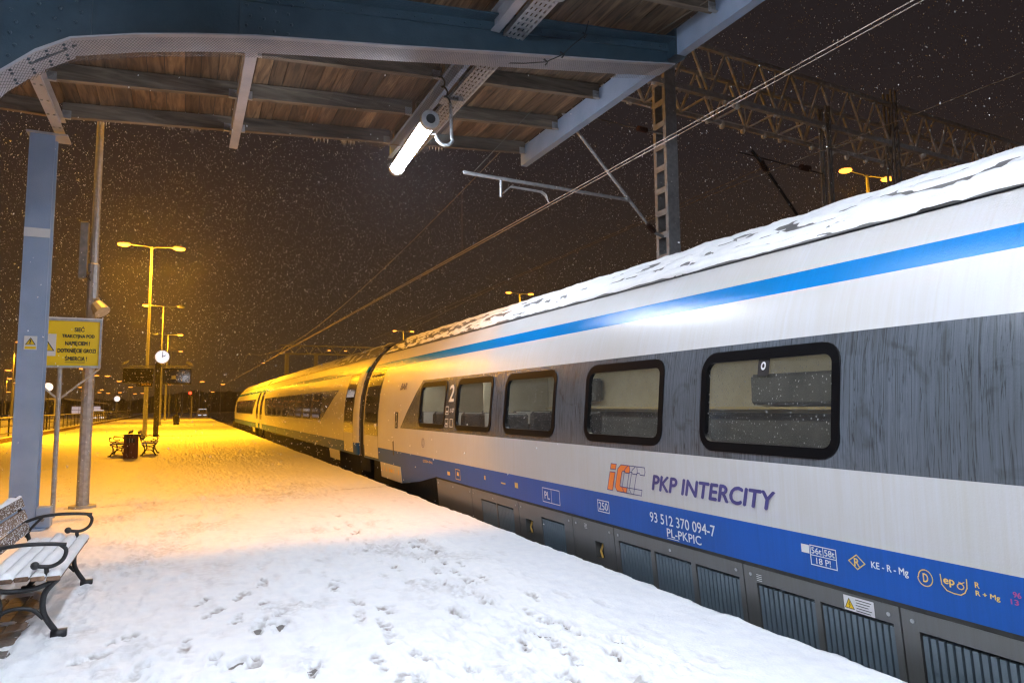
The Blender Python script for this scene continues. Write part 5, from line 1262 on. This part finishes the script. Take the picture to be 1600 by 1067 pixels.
# wires
def wire(name, pts, r, m_, label, grp=None):
    q = MB(); q.tube(pts, r, 5, cap=False); o = q.build(name, M[m_], None, smooth=True, label=label, cat='wire', group=grp); return o
wire('contact_wire',[(5.475,y,5.035+.0*y) for y in np.arange(-12,150,6)],.0065,'copper','left one of the two contact wires running over the train','contact wires over the train')
wire('contact_wire',[(5.56,y,5.04) for y in np.arange(-12,150,6)],.0065,'copper','right one of the two contact wires running over the train','contact wires over the train')
def mz(y): 
    s = ((y-9.95)/60.)%1.; return 6.85-1.60*4*s*(1-s)
wire('messenger_wire',[(5.52,y,mz(y)) for y in np.arange(-12,150,3)],.009,'wire','sagging messenger wire from the bracket down to the distance over the train')
q = MB()
for y in np.arange(14,66,6.5): q.tube([(5.52,y,mz(y)),(5.52,y,5.04)],.004,4)
q.build('dropper', M['wire'], None, label='thin vertical droppers between messenger and contact wires', cat='wire')
wire('contact_wire',[(10.0,y,6.06-.00*y-.004*(y-10)**2*.35) for y in np.arange(1,34,2)],.009,'wire','thin dark wire of the next track crossing the sky right of the mast')
wire('feeder_wire',[(10.9+.2*k,y,6.6-.02*abs(y-10)) for k in (0,) for y in np.arange(10,60,5)],.008,'wire','faint wire of the next track descending left behind the mast')
# small gantry far away above the train
g2 = empty('gantry', (20,100,0), 'distant lattice gantry glowing yellow above the far train car roof', 'gantry')
q = MB(); q.box(12,40,99.9,100.1,9.0,9.2); q.box(12,40,99.9,100.1,10.2,10.35); q.build('chord', M['galv'], g2)
for k in range(14):
    q = MB(); q.bar((12+2*k,100,9.1),(13+2*k,100,10.3),.1,.1); q.bar((13+2*k,100,10.3),(14+2*k,100,9.1),.1,.1); q.build('diagonal', M['galv'], g2)
for x in (13.,17.,): q = MB(); q.box(x-.25,x+.25,99.8,100.2,-.9,9.0); q.build('mast', M['galv'], g2)

# ------------------------------------------------------------------ falling snow
n = 150000
P0 = np.empty((0,3))
rs = np.random.default_rng(5)
d = 7.0+ (rs.random(n)**.8)*38
ang = rs.uniform(-1.25,.35,n)+0.0      # spread about the direction of view and beyond both sides
az = np.radians(25.8)-1.05+2.1*rs.random(n)**1.6
xf = d*np.sin(az); yf = d*np.cos(az); zf = rs.random(n)*(1.0+d*.62)+.0
zf = np.where(zf>16, rs.random(n)*16, zf)
# no flakes inside the train or under the canopy roof (few blown in)
ok = ~((xf>4.0)&(xf<7.1)&(zf<3.45))&~((xf<5.9)&(yf<YE)&(rs.random(n)<.93))&~((yf<YE+.1)&(zf>5.6)&(xf<5.95))&(zf<14)
xf,yf,zf,d = xf[ok],yf[ok],zf[ok],d[ok]; n = len(xf)
r = rs.uniform(.0048,.0098,n)
el = rs.uniform(.9,1.8,n)
tl = rs.normal(0,.35,n)
base = np.array([(1,0,0),(-.5,.87,0),(-.5,-.87,0),(0,0,1),(0,0,-1)])
vv = np.repeat(base[None],n,0)*r[:,None,None]; vv[:,:,2]*=el[:,None]; vv[:,:,0]+=vv[:,:,2]*tl[:,None]; vv += np.stack([xf,yf,zf],-1)[:,None,:]
fc = np.array([(0,1,3),(1,2,3),(2,0,3),(1,0,4),(2,1,4),(0,2,4)]); ff = (np.arange(n)*5)[:,None,None]+fc[None]
me = bpy.data.meshes.new('falling_snow'); me.vertices.add(n*5); me.vertices.foreach_set('co', vv.astype(np.float32).ravel())
me.loops.add(ff.size); me.loops.foreach_set('vertex_index', ff.astype(np.int32).ravel()); me.polygons.add(n*6); me.polygons.foreach_set('loop_start', np.arange(0,ff.size,3,dtype=np.int32)); me.update(calc_edges=True)
me.materials.append(M['flake']); o = bpy.data.objects.new('falling_snow', me); COL.objects.link(o); tag(o, kind='stuff', label='countless snowflakes drifting through the night air', cat='snowfall')

# ------------------------------------------------------------------ air: snow haze
HAZE = True
if HAZE:
    q = MB(); q.box(-120,90,-40,520,-2.2,17.0)
    hm = bpy.data.materials.new('haze'); hm.use_nodes = True; hm.node_tree.nodes.clear()
    ho = nd(hm,'ShaderNodeOutputMaterial'); hv = nd(hm,'ShaderNodeVolumePrincipled'); hv.inputs['Density'].default_value = .0007; hv.inputs['Color'].default_value=(.9,.9,.92,1); hv.inputs['Anisotropy'].default_value=.78
    lk(hm, hv.outputs[0], ho.inputs['Volume'])
    q.build('haze', hm, None, kind='stuff', label='snowy night haze filling the air of the station', cat='haze')
